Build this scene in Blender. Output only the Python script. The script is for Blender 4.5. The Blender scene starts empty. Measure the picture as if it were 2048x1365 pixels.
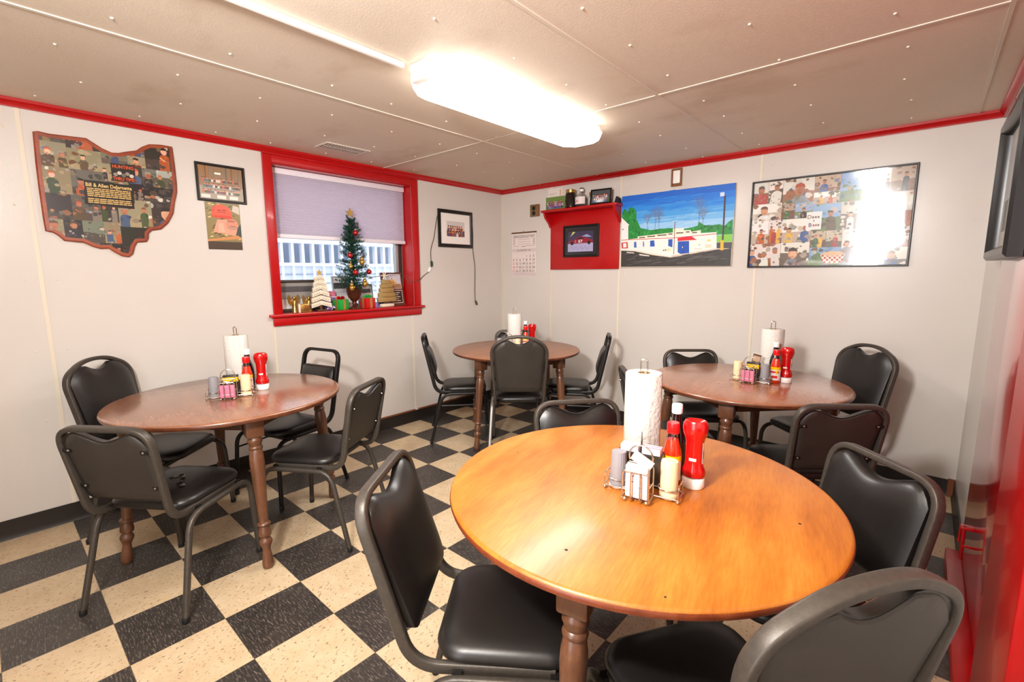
import bpy, bmesh, math, random
from mathutils import Vector, Matrix
SC = bpy.context.scene
COL = SC.collection
PI = math.pi
def V(*a): return Vector(a)
W, H, YF = 3.769, 2.262, -5.1            # right wall x, ceiling z, front wall y (left wall x=0, back wall y=0)

# ------------------------------------------------------------------ materials
def lin(c):
    return tuple((x/12.92 if x <= .04045 else ((x+.055)/1.055)**2.4) for x in c)
def hexc(s): return tuple(int(s[i:i+2], 16)/255 for i in (0, 2, 4))
def newmat(name):
    m = bpy.data.materials.new(name); m.use_nodes = True
    nt = m.node_tree
    return m, nt, nt.nodes['Principled BSDF']
def P(name, hx, rough=.5, metal=0., spec=.5, coat=0., bump=None, trans=0., ior=1.45, emit=None, alpha=1., sheen=0.):
    m, nt, b = newmat(name)
    c = lin(hexc(hx))
    b.inputs['Base Color'].default_value = (*c, 1); b.inputs['Roughness'].default_value = rough
    b.inputs['Metallic'].default_value = metal; b.inputs['Specular IOR Level'].default_value = spec
    b.inputs['Coat Weight'].default_value = coat; b.inputs['Coat Roughness'].default_value = .06
    b.inputs['Transmission Weight'].default_value = trans; b.inputs['IOR'].default_value = ior
    b.inputs['Alpha'].default_value = alpha
    if emit:
        b.inputs['Emission Color'].default_value = (*lin(hexc(emit[0])), 1); b.inputs['Emission Strength'].default_value = emit[1]
    if bump: add_bump(nt, b, *bump)
    return m
def tex(nt, scale=(1, 1, 1), kind='Object', rot=(0, 0, 0)):
    t = nt.nodes.new('ShaderNodeTexCoord'); mp = nt.nodes.new('ShaderNodeMapping')
    mp.inputs['Scale'].default_value = scale; mp.inputs['Rotation'].default_value = rot
    nt.links.new(t.outputs[kind], mp.inputs['Vector'])
    return mp.outputs['Vector']
def noise(nt, vec, scale, detail=4, rough=.5):
    n = nt.nodes.new('ShaderNodeTexNoise'); n.inputs['Scale'].default_value = scale
    n.inputs['Detail'].default_value = detail; n.inputs['Roughness'].default_value = rough
    nt.links.new(vec, n.inputs['Vector']); return n.outputs['Fac']
def ramp(nt, fac, stops, interp='LINEAR'):
    r = nt.nodes.new('ShaderNodeValToRGB'); r.color_ramp.interpolation = interp
    e = r.color_ramp.elements
    while len(e) < len(stops): e.new(.5)
    for k, (p, h) in zip(e, stops):
        k.position = p; k.color = (*(lin(hexc(h)) if isinstance(h, str) else (h, h, h)), 1)
    nt.links.new(fac, r.inputs['Fac']); return r.outputs['Color']
def mixc(nt, fac, a, b, mode='MIX'):
    m = nt.nodes.new('ShaderNodeMix'); m.data_type = 'RGBA'; m.blend_type = mode
    for s, v in ((m.inputs[0], fac), (m.inputs[6], a), (m.inputs[7], b)):
        if isinstance(v, (int, float)): s.default_value = v
        elif isinstance(v, str): s.default_value = (*lin(hexc(v)), 1)
        else: nt.links.new(v, s)
    return m.outputs[2]
def math_(nt, op, a, b=None):
    m = nt.nodes.new('ShaderNodeMath'); m.operation = op
    for s, v in zip(m.inputs, (a, b)):
        if v is None: continue
        if isinstance(v, (int, float)): s.default_value = v
        else: nt.links.new(v, s)
    return m.outputs[0]
def bump_to(nt, b, height, strength=.2, dist=.002):
    n = nt.nodes.new('ShaderNodeBump'); n.inputs['Strength'].default_value = strength; n.inputs['Distance'].default_value = dist
    nt.links.new(height, n.inputs['Height']); nt.links.new(n.outputs['Normal'], b.inputs['Normal'])
def add_bump(nt, b, scale, strength, dist=.002, sc=(1, 1, 1)):
    bump_to(nt, b, noise(nt, tex(nt, sc), scale, 3), strength, dist)

def mat_wall():
    m, nt, b = newmat('white_frp_panel')
    v = tex(nt)
    big = noise(nt, v, .9, 3)
    col = ramp(nt, big, [(.3, 'cec7bf'), (.7, 'd6cfc8')])
    scuff = noise(nt, tex(nt, (3, 3, 14)), 2.2, 6, .7)
    sm = ramp(nt, scuff, [(.64, 0.), (.80, .35)])
    nt.links.new(mixc(nt, sm, col, 'b9b0a4'), b.inputs['Base Color'])
    b.inputs['Roughness'].default_value = .27; b.inputs['Specular IOR Level'].default_value = .4
    bump_to(nt, b, noise(nt, v, 150, 2), .11, .002)
    return m
def mat_ceiling():
    m, nt, b = newmat('ceiling_panel')
    v = tex(nt)
    col = ramp(nt, noise(nt, v, .8, 4), [(.3, 'dccdba'), (.7, 'e5d9c9')])
    st = ramp(nt, noise(nt, tex(nt, (1, 1.6, 1)), 1.3, 5, .6), [(.56, 0.), (.74, .5)])
    col = mixc(nt, st, col, 'b3966f')
    fine = noise(nt, v, 170, 2)
    col = mixc(nt, math_(nt, 'MULTIPLY', fine, .25), col, 'a3927f')
    nt.links.new(col, b.inputs['Base Color']); b.inputs['Roughness'].default_value = .55
    b.inputs['Specular IOR Level'].default_value = .3
    bump_to(nt, b, fine, .25, .002)
    return m
def mat_floor():
    m, nt, b = newmat('checker_vinyl_tile')
    T = .3048
    t = nt.nodes.new('ShaderNodeTexCoord'); mp = nt.nodes.new('ShaderNodeMapping')
    mp.inputs['Location'].default_value = (-.2947/T, 3.633/T, .5); mp.inputs['Scale'].default_value = (1/T, 1/T, 1/T)
    nt.links.new(t.outputs['Object'], mp.inputs['Vector'])
    v = mp.outputs['Vector']
    ch = nt.nodes.new('ShaderNodeTexChecker'); ch.inputs['Scale'].default_value = 1.0
    nt.links.new(v, ch.inputs['Vector'])
    fac = ch.outputs['Fac']
    ov = t.outputs['Object']
    # cream tile
    c1 = ramp(nt, noise(nt, ov, 9, 5, .6), [(.3, 'bea684'), (.7, 'cfbb9b')])
    sp = ramp(nt, noise(nt, tex(nt, (1.8, 1, 1), rot=(0, 0, .5)), 62, 3, .55), [(.60, 0.), (.655, .9)])
    c1 = mixc(nt, sp, c1, '7a5f45')
    sp2 = ramp(nt, noise(nt, tex(nt), 30, 4, .7), [(.5, 0.), (.72, .5)])
    c1 = mixc(nt, sp2, c1, 'c49f78')
    # black tile
    c2 = ramp(nt, noise(nt, ov, 6, 4), [(.3, '2b2725'), (.7, '3a3430')])
    s2 = ramp(nt, noise(nt, tex(nt, (1, 6, 1), rot=(0, 0, .35)), 34, 4, .6), [(.53, 0.), (.68, .62)])
    c2 = mixc(nt, s2, c2, '8d8276')
    col = mixc(nt, fac, c1, c2)
    # joints
    sep = nt.nodes.new('ShaderNodeSeparateXYZ'); nt.links.new(v, sep.inputs[0])
    jx = math_(nt, 'PINGPONG', sep.outputs[0], .5); jy = math_(nt, 'PINGPONG', sep.outputs[1], .5)
    j = math_(nt, 'LESS_THAN', math_(nt, 'MINIMUM', jx, jy), .0045)
    col = mixc(nt, math_(nt, 'MULTIPLY', j, .6), col, '4a3828')
    nt.links.new(col, b.inputs['Base Color'])
    r = ramp(nt, noise(nt, ov, 5, 4), [(.3, .3), (.7, .45)])
    nt.links.new(r, b.inputs['Roughness']); b.inputs['Specular IOR Level'].default_value = .45
    bump_to(nt, b, noise(nt, ov, 8, 3), .05, .003)
    return m
def mat_wood(name, dark, mid, light, rough=.25, sc=(1, 9, 9), coat=.3, scale=3.0, wear=None, rot=0.):
    m, nt, b = newmat(name)
    v = tex(nt, sc, rot=(0, 0, rot))
    n = noise(nt, v, scale, 6, .6)
    n2 = noise(nt, tex(nt), 2.5, 4, .6)
    n3 = noise(nt, tex(nt, (sc[0]*3, sc[1]*6, sc[2]*6), rot=(0, 0, rot)), scale*2.2, 4, .65)
    f = math_(nt, 'ADD', math_(nt, 'ADD', math_(nt, 'MULTIPLY', n, .42), math_(nt, 'MULTIPLY', n3, .28)), math_(nt, 'MULTIPLY', n2, .30))
    col = ramp(nt, f, [(.35, dark), (.5, mid), (.65, light)])
    if wear:
        w = ramp(nt, noise(nt, tex(nt), 5, 5, .7), [(.6, 0.), (.75, .6)])
        col = mixc(nt, w, col, wear)
    nt.links.new(col, b.inputs['Base Color'])
    r = ramp(nt, n2, [(.3, rough), (.7, rough+.12)]); nt.links.new(r, b.inputs['Roughness'])
    b.inputs['Coat Weight'].default_value = coat; b.inputs['Coat Roughness'].default_value = .16
    bump_to(nt, b, n, .06, .001)
    return m
def mat_red(name='red_gloss_paint', rough=.34, coat=.25, streak=False, hx='a80004'):
    m, nt, b = newmat(name)
    v = tex(nt)
    col = ramp(nt, noise(nt, v, 3, 4), [(.3, hx), (.7, 'b20108')])
    ch = ramp(nt, noise(nt, v, 22, 4, .7), [(.735, 0.), (.75, .8)])
    col = mixc(nt, ch, col, 'e8a49c' if not streak else '8a0006')
    nt.links.new(col, b.inputs['Base Color'])
    b.inputs['Roughness'].default_value = rough; b.inputs['Coat Weight'].default_value = coat; b.inputs['Coat Roughness'].default_value = .08
    bump_to(nt, b, noise(nt, tex(nt, (14, 14, 2) if streak else (1, 1, 1)), 9 if streak else 40, 4), .12 if streak else .08, .002)
    return m
def mat_print(name, rough=.3, coat=0., spec=.5):
    m, nt, b = newmat(name)
    a = nt.nodes.new('ShaderNodeAttribute'); a.attribute_name = 'Col'
    nt.links.new(a.outputs['Color'], b.inputs['Base Color'])
    b.inputs['Roughness'].default_value = rough; b.inputs['Coat Weight'].default_value = coat
    b.inputs['Coat Roughness'].default_value = .05; b.inputs['Specular IOR Level'].default_value = spec
    return m
def mat_vinyl(name, a='151211', c='1e1a18', rough=.37):
    m, nt, b = newmat(name)
    v = tex(nt)
    col = ramp(nt, noise(nt, v, 6, 4), [(.3, a), (.7, c)])
    nt.links.new(col, b.inputs['Base Color']); b.inputs['Roughness'].default_value = rough
    b.inputs['Specular IOR Level'].default_value = .55
    h = math_(nt, 'ADD', noise(nt, v, 260, 2), math_(nt, 'MULTIPLY', noise(nt, v, 7, 3), 2.5))
    bump_to(nt, b, h, .05, .002)
    return m
def mat_frame():
    m, nt, b = newmat('bronze_black_tube')
    v = tex(nt)
    col = ramp(nt, noise(nt, v, 90, 3), [(.35, '433d37'), (.65, '4b443d')])
    nt.links.new(col, b.inputs['Base Color']); b.inputs['Roughness'].default_value = .42; b.inputs['Metallic'].default_value = .35
    bump_to(nt, b, noise(nt, v, 420, 2), .2, .001)
    return m
def mat_glass(name, tint='ffffff', gloss=.06):
    m = bpy.data.materials.new(name); m.use_nodes = True; nt = m.node_tree; nt.nodes.clear()
    o = nt.nodes.new('ShaderNodeOutputMaterial'); mx = nt.nodes.new('ShaderNodeMixShader')
    t = nt.nodes.new('ShaderNodeBsdfTransparent'); g = nt.nodes.new('ShaderNodeBsdfGlossy')
    t.inputs[0].default_value = (*lin(hexc(tint)), 1); g.inputs['Roughness'].default_value = .02 if gloss > .05 else .07
    lw = nt.nodes.new('ShaderNodeLayerWeight'); lw.inputs['Blend'].default_value = .5
    fr = math_(nt, 'ADD', math_(nt, 'MULTIPLY', math_(nt, 'POWER', lw.outputs['Facing'], 4.), .6), .042)
    nt.links.new(fr, mx.inputs[0]); nt.links.new(t.outputs[0], mx.inputs[1]); nt.links.new(g.outputs[0], mx.inputs[2])
    nt.links.new(mx.outputs[0], o.inputs[0]); return m

def mat_shade():
    m, nt, b = newmat('lilac_shade'); b.inputs['Base Color'].default_value = (*lin(hexc('d6cdd8')), 1); b.inputs['Roughness'].default_value = .8
    t = nt.nodes.new('ShaderNodeBsdfTranslucent'); t.inputs[0].default_value = (*lin(hexc('e2d8e4')), 1)
    mx = nt.nodes.new('ShaderNodeMixShader'); mx.inputs[0].default_value = .45
    nt.links.new(b.outputs[0], mx.inputs[1]); nt.links.new(t.outputs[0], mx.inputs[2]); nt.links.new(mx.outputs[0], nt.nodes['Material Output'].inputs[0]); return m
MT = {}
MT['wall'] = mat_wall(); MT['ceil'] = mat_ceiling(); MT['floor'] = mat_floor()
MT['seam'] = P('cream_batten', 'ddd2c0', .5); MT['cseam'] = P('ceiling_batten', 'd6cabb', .5)
MT['nail'] = P('white_nail', 'efe8dd', .45)
MT['red'] = mat_red(); MT['reddoor'] = mat_red('red_door_gloss', .16, .8, True, 'b80008')
MT['black_rubber'] = P('black_cove_base', '221c19', .42, bump=(60, .1)); MT['brown_edge'] = P('brown_wood_edge', '7a4326', .6)
MT['vinyl'] = mat_vinyl('black_vinyl'); MT['backvinyl'] = mat_vinyl('brown_black_back', '28231f', '332d28', .46)
MT['frame'] = mat_frame(); MT['darkframe'] = P('black_tube', '1a1715', .35, .3)
MT['silver'] = P('bare_silver_metal', 'b9b4ae', .32, .7); MT['rubber'] = P('black_rubber', '141211', .6)
MT['honey'] = mat_wood('honey_maple', '964f12', 'b4691c', 'c88230', .36, (1.2, 6, 6), .2, 2.2, rot=1.05)
MT['honeyedge'] = mat_wood('reddish_edge', '5c2410', '75341a', '8f4a28', .35, wear='a5673f')
MT['wood_brown'] = mat_wood('brown_top', '7d4c33', '965f42', 'ab7756', .2, (1.2, 7, 7), .5, 2.2, rot=.6)
MT['wood_red'] = mat_wood('reddish_top', '6f4530', '8a5b42', 'a07153', .18, (1.2, 7, 7), .6, 2.2, rot=-.3)
MT['wood_dull'] = mat_wood('dull_brown_top', '7b5138', '926348', 'a67658', .33, (1.2, 7, 7), .15, 2.2, rot=.2)
MT['darkedge'] = mat_wood('dark_edge', '43200f', '5b2f19', '74432a', .35)
MT['leg'] = mat_wood('turned_leg_wood', '472716', '623c26', '7c5337', .32, (9, 9, 1), .3, 3, wear='a9764a')
MT['apron'] = mat_wood('apron_wood', '40200f', '54301a', '6b4027', .5, (4, 4, 4), .1)
MT['paper'] = P('towel_paper', 'd3cfc8', .9, bump=(75, .8, .005)); MT['core'] = P('card_core', 'b59a76', .9)
MT['chrome'] = P('chrome_wire', 'cfc6b8', .18, .95); MT['darkwire'] = P('dark_wire', '5c544b', .3, .8)
MT['ketchup'] = P('red_squeeze_plastic', 'b3090a', .18, 0, .5, .6); MT['whitecap'] = P('white_plastic', 'f1eeea', .35)
MT['hotsauce'] = P('orange_red_sauce', 'c52a09', .15, 0, .5, .8); MT['redcap'] = P('red_cap', 'cf1417', .3)
MT['clear'] = mat_glass('clear_glass', 'f4efe6'); MT['sheet'] = mat_glass('glossy_sheet', 'ffffff', .04); MT['steak'] = P('dark_brown_glass', '1c0907', .08, 0, .6, .8)
MT['grey_plastic'] = P('grey_plastic', '8f8d92', .45); MT['cream_plastic'] = P('cream_plastic', 'e9cfa5', .4)
MT['acrylic'] = P('smoked_acrylic', '38322c', .12, 0, .5, .5)
MT['black_frame'] = P('black_frame', '171413', .3); MT['mat'] = P('white_mat', 'efe9e2', .7)
MT['print'] = mat_print('photo_print', .3, .0); MT['gprint'] = mat_print('glazed_print', .25, .0, .6)
MT['cprint'] = mat_print('varnished_print', .35, 0., .3)
MT['canvas'] = mat_print('painted_canvas', .5)
MT['brass'] = P('brass_plate', '8a7450', .35, .6); MT['darkhole'] = P('dark_slot', '1a1411', .6)
MT['gold'] = P('gold_glitter', 'c9a252', .35, .7, bump=(300, .6)); MT['goldlid'] = P('gold_lid', 'c79a4b', .25, .85)
MT['foil'] = P('gold_foil', 'b08a4c', .22, .8, bump=(40, .5, .004))
MT['bauble'] = P('red_bauble', 'b0141a', .15, .5, .5, .6)
MT['needle'] = P('green_needles', '1c4a36', .7); MT['urn'] = P('bronze_urn', '5a2c1a', .35, .5)
MT['green_box'] = P('green_gift', '1f9a3a', .3); MT['red_box'] = P('red_gift', 'c3131c', .3)
MT['cream_wood'] = P('cream_board', 'e3d6bf', .6, bump=(60, .2)); MT['brown'] = P('brown', '5c3a22', .6)
MT['glitter'] = P('glitter_gold_paper', 'b5955c', .45, .35, bump=(500, 1., .003))
MT['purple'] = P('purple', '7a5f9a', .4); MT['cord'] = P('brown_cord', '4f4236', .5); MT['greenplug'] = P('green_plug', '1d3b2a', .5)
MT['blind'] = mat_shade(); MT['blindrail'] = P('shade_rail', 'e6e0e6', .4)
MT['sash'] = P('dark_sash', '3a302b', .45); MT['metal_grey'] = P('grey_metal', 'a8adad', .35, .5)
MT['white_enamel'] = P('white_enamel', 'ece8e2', .35); MT['pane'] = mat_glass('window_pane')
MT['lens'] = P('lit_lens', 'ffffff', .5, emit=('fff8ef', 6.0))
MT['vent_dark'] = P('vent_shadow', '4a423a', .7); MT['vent'] = P('vent_metal', 'd3c7b8', .45)
MT['wood_plate'] = P('wood_plate', '8b5a35', .5); MT['rimwood'] = mat_wood('plaque_rim', '6e2a16', '8e3d1f', 'a3512c', .3, (3, 3, 3), .3)
MT['jug'] = mat_glass('jug_glass', 'e9e6e2'); MT['darkjar'] = P('dark_preserve', '140b08', .08, 0, .6, .7)
MT['siding'] = P('pale_siding', 'dfe6f2', .6); MT['siding2'] = P('blue_grey_siding', '9aa7bd', .6); MT['white_post'] = P('white_post', 'f4f6fa', .5)
MT['frame_side'] = P('grey_frame', '8e8a8c', .25, .4)
MT['yellow'] = P('yellow_packet', 'e8b800', .4); MT['pink'] = P('pink_packet', 'd97a96', .5); MT['white_pk'] = P('white_packet', 'ddd3d0', .55)
MT['bluepk'] = P('blue_print_packet', 'c9cde0', .55); MT['blackpk'] = P('black_packet', '25211d', .4)
MT['tear'] = P('torn_grey_lining', '6b6763', .8)

# ------------------------------------------------------------------ geometry builder
class G:
    def __init__(s):
        s.bm = bmesh.new(); s.mats = []; s.col = None
    def mi(s, m):
        if m not in s.mats: s.mats.append(m)
        return s.mats.index(m)
    def _fin(s, faces, m, smooth):
        i = s.mi(m)
        for f in faces: f.material_index = i; f.smooth = smooth
    def box(s, x0, x1, y0, y1, z0, z1, m, bev=0., mtx=None, seg=2):
        t = bmesh.new()
        bmesh.ops.create_cube(t, size=1)
        for v in t.verts:
            v.co = V((x0+x1)/2+v.co.x*(x1-x0), (y0+y1)/2+v.co.y*(y1-y0), (z0+z1)/2+v.co.z*(z1-z0))
        if bev: bmesh.ops.bevel(t, geom=t.edges[:], offset=bev, segments=seg, affect='EDGES', profile=.5)
        s.add(t, m, bool(bev), mtx)
    def add(s, t, m, smooth=False, mtx=None):
        mp = {}
        for v in t.verts: mp[v] = s.bm.verts.new(mtx @ v.co if mtx else v.co)
        fs = []
        for f in t.faces:
            try: fs.append(s.bm.faces.new([mp[v] for v in f.verts]))
            except ValueError: pass
        s._fin(fs, m, smooth); t.free()
    def rings(s, rings, m, closed=True, cap0=True, cap1=True, smooth=True):
        vs = [[s.bm.verts.new(p) for p in r] for r in rings]; fs = []
        n = len(vs[0])
        for a, b in zip(vs, vs[1:]):
            for k in range(n if closed else n-1):
                fs.append(s.bm.faces.new((a[k], a[(k+1) % n], b[(k+1) % n], b[k])))
        if cap0: fs.append(s.bm.faces.new(vs[0][::-1]))
        if cap1: fs.append(s.bm.faces.new(vs[-1]))
        s._fin(fs, m, smooth); return vs
    def lathe(s, prof, m, n=24, at=(0, 0, 0), mtx=None, sx=1., sy=1., cap0=True, cap1=True, smooth=True):
        A = V(*at)
        R = []
        for r, z in prof:
            ring = [V(math.cos(2*PI*k/n)*r*sx, math.sin(2*PI*k/n)*r*sy, z)+A for k in range(n)]
            if mtx: ring = [mtx @ p for p in ring]
            R.append(ring)
        s.rings(R, m, True, cap0, cap1, smooth)
    def tube(s, path, m, r=.01, n=8, r2=None, power=2., closed=False, up=None, cap=True):
        path = [V(*p) for p in path]
        N = len(path); T = []
        for i in range(N):
            a = path[(i-1) % N] if (closed or i) else path[i]
            b = path[(i+1) % N] if (closed or i < N-1) else path[i]
            T.append((b-a).normalized())
        u = V(*up) if up else (V(0, 0, 1) if abs(T[0].z) < .9 else V(1, 0, 0))
        R = []; r2 = r2 or r
        for i in range(N):
            u = (u - T[i]*u.dot(T[i]))
            if u.length < 1e-6: u = V(0, 1, 0)-T[i]*T[i].y
            u.normalize(); w = T[i].cross(u)
            ring = []
            for k in range(n):
                a = 2*PI*k/n; c, d = math.cos(a), math.sin(a)
                e = 2./power
                ring.append(path[i]+u*(r*math.copysign(abs(c)**e, c))+w*(r2*math.copysign(abs(d)**e, d)))
            R.append(ring)
        if closed: R.append(R[0])
        if closed:
            vs = [[s.bm.verts.new(p) for p in q] for q in R[:-1]]; vs.append(vs[0]); fs = []
            for a, b in zip(vs, vs[1:]):
                for k in range(n): fs.append(s.bm.faces.new((a[k], a[(k+1) % n], b[(k+1) % n], b[k])))
            s._fin(fs, m, True)
        else: s.rings(R, m, True, cap, cap)
    def prism(s, pts, m, thick, frame=None, smooth=False):
        """2D outline pts extruded by thick; frame(u,v,w)->Vector"""
        f = frame or (lambda u, v, w: V(u, v, w))
        a = [s.bm.verts.new(f(u, v, 0)) for u, v in pts]; b = [s.bm.verts.new(f(u, v, thick)) for u, v in pts]
        n = len(pts); fs = [s.bm.faces.new(a[::-1]), s.bm.faces.new(b)]
        for k in range(n): fs.append(s.bm.faces.new((a[k], a[(k+1) % n], b[(k+1) % n], b[k])))
        s._fin(fs, m, smooth)
    def sphere(s, c, r, m, sx=1, sy=1, sz=1, n=12):
        t = bmesh.new(); bmesh.ops.create_uvsphere(t, u_segments=n, v_segments=max(6, n*2//3), radius=r)
        for v in t.verts: v.co = V(v.co.x*sx+c[0], v.co.y*sy+c[1], v.co.z*sz+c[2])
        s.add(t, m, True)
    def poly(s, pts, m, color=None):
        try: f = s.bm.faces.new([s.bm.verts.new(p) for p in pts])
        except ValueError: return
        f.material_index = s.mi(m)
        if color is not None:
            if s.col is None: s.col = s.bm.loops.layers.float_color.new('Col')
            c = (*lin(color), 1)
            for l in f.loops: l[s.col] = c
    def build(s, name, parent=None, sharp=38, loc=None):
        me = bpy.data.meshes.new(name)
        bmesh.ops.recalc_face_normals(s.bm, faces=[f for f in s.bm.faces if s.col is None])
        s.bm.to_mesh(me); s.bm.free()
        for m in s.mats: me.materials.append(m)
        try: me.set_sharp_from_angle(angle=math.radians(sharp))
        except Exception: pass
        o = bpy.data.objects.new(name, me); COL.objects.link(o)
        if parent: o.parent = parent
        if loc: o.location = loc
        return o

def fillet(pts, rad, n=6):
    pts = [V(*p) for p in pts]; out = [pts[0]]
    rad = rad if isinstance(rad, (list, tuple)) else [rad]*(len(pts)-2)
    for i in range(1, len(pts)-1):
        a, p, b = pts[i-1], pts[i], pts[i+1]
        d1, d2 = (a-p), (b-p); r = min(rad[i-1], d1.length*.49, d2.length*.49)
        if r < 1e-5: out.append(p); continue
        q0, q1 = p+d1.normalized()*r, p+d2.normalized()*r
        for k in range(n+1):
            t = k/n; out.append(q0*(1-t)**2+p*2*t*(1-t)+q1*t*t)
    out.append(pts[-1]); return out

def thing(name, label, cat, loc=(0, 0, 0), rotz=0., group=None):
    o = bpy.data.objects.new(name, None); COL.objects.link(o); o.empty_display_size = .05
    o.location = loc; o.rotation_euler = (0, 0, rotz); tag(o, label, cat, group); return o
def tag(o, label, cat, group=None):
    o['label'] = label; o['category'] = cat
    if group: o['group'] = group
    return o
def struct(g, name, parent=None):
    o = g.build(name, parent)
    if not parent: o['kind'] = 'structure'
    return o
def dup(root, loc, rotz, label=None, group=None):
    r = root.copy(); COL.objects.link(r); r.location = loc; r.rotation_euler = (0, 0, rotz)
    if label: r['label'] = label
    if group: r['group'] = group
    for ch in list(root.children):
        c = ch.copy(); COL.objects.link(c); c.parent = r
        for g in ch.children:
            d = g.copy(); COL.objects.link(d); d.parent = c
    return r
# wall frames: u runs to the right as seen from inside the room, w is the distance out of the wall
LW = lambda u, v, w: V(w, u, v)              # left wall
BW = lambda u, v, w: V(u, -w, v)             # back wall
RW = lambda u, v, w: V(W-w, u, v)            # right wall (u is world y)

# ------------------------------------------------------------------ prints (flat pictures)
EPS = .0004
class Pic:
    """a flat picture: coloured shapes stacked on a rectangle, at distance w from its wall"""
    def __init__(s, frame, w, m, g=None): s.f, s.w, s.m, s.g, s.k = frame, w, m, g or G(), 0
    def poly(s, pts, c):
        s.k += 1
        w = s.w+.00001*s.k
        s.g.poly([s.f(u, v, w) for u, v in pts], s.m, hexc(c) if isinstance(c, str) else c)
    def rect(s, u0, v0, u1, v1, c): s.poly([(u0, v0), (u1, v0), (u1, v1), (u0, v1)], c)
    def disc(s, u, v, r, c, ry=None, n=14):
        ry = ry or r
        s.poly([(u+r*math.cos(2*PI*k/n), v+ry*math.sin(2*PI*k/n)) for k in range(n)], c)
    def line(s, a, b, t, c):
        d = (Vector(b)-Vector(a)); n = Vector((-d.y, d.x)).normalized()*t/2
        s.poly([(a[0]-n.x, a[1]-n.y), (b[0]-n.x, b[1]-n.y), (b[0]+n.x, b[1]+n.y), (a[0]+n.x, a[1]+n.y)], c)
    def text(s, body, u, v, h, c, width=None, align='CENTER', bold=0.):
        w = s.w+.00001*(s.k+1)
        for tri in text_tris(body, align, bold):
            k = h
            sx = k
            if width: sx = width/max(1e-6, text_width(body, bold))
            s.g.poly([s.f(u+p[0]*sx, v+p[1]*k, w) for p in tri], s.m, hexc(c))
    def build(s, name, parent=None): return s.g.build(name, parent)
_tc = {}
def text_tris(body, align='CENTER', bold=0.):
    key = (body, align, bold)
    if key not in _tc:
        cu = bpy.data.curves.new('t', 'FONT'); cu.body = body; cu.align_x = align; cu.resolution_u = 2; cu.offset = bold; cu.size = 1.4
        o = bpy.data.objects.new('t', cu); COL.objects.link(o)
        dg = bpy.context.evaluated_depsgraph_get(); ev = o.evaluated_get(dg); me = ev.to_mesh()
        me.calc_loop_triangles()
        _tc[key] = [[tuple(me.vertices[i].co.xy) for i in t.vertices] for t in me.loop_triangles]
        ev.to_mesh_clear(); bpy.data.objects.remove(o); bpy.data.curves.remove(cu)
    return _tc[key]
def text_width(body, bold=0.):
    t = text_tris(body, 'CENTER', bold); xs = [p[0] for q in t for p in q]
    return (max(xs)-min(xs)) if xs else 1.
def clampr(pts, r): return [(min(max(u, r[0]), r[2]), min(max(v, r[1]), r[3])) for u, v in pts]

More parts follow.
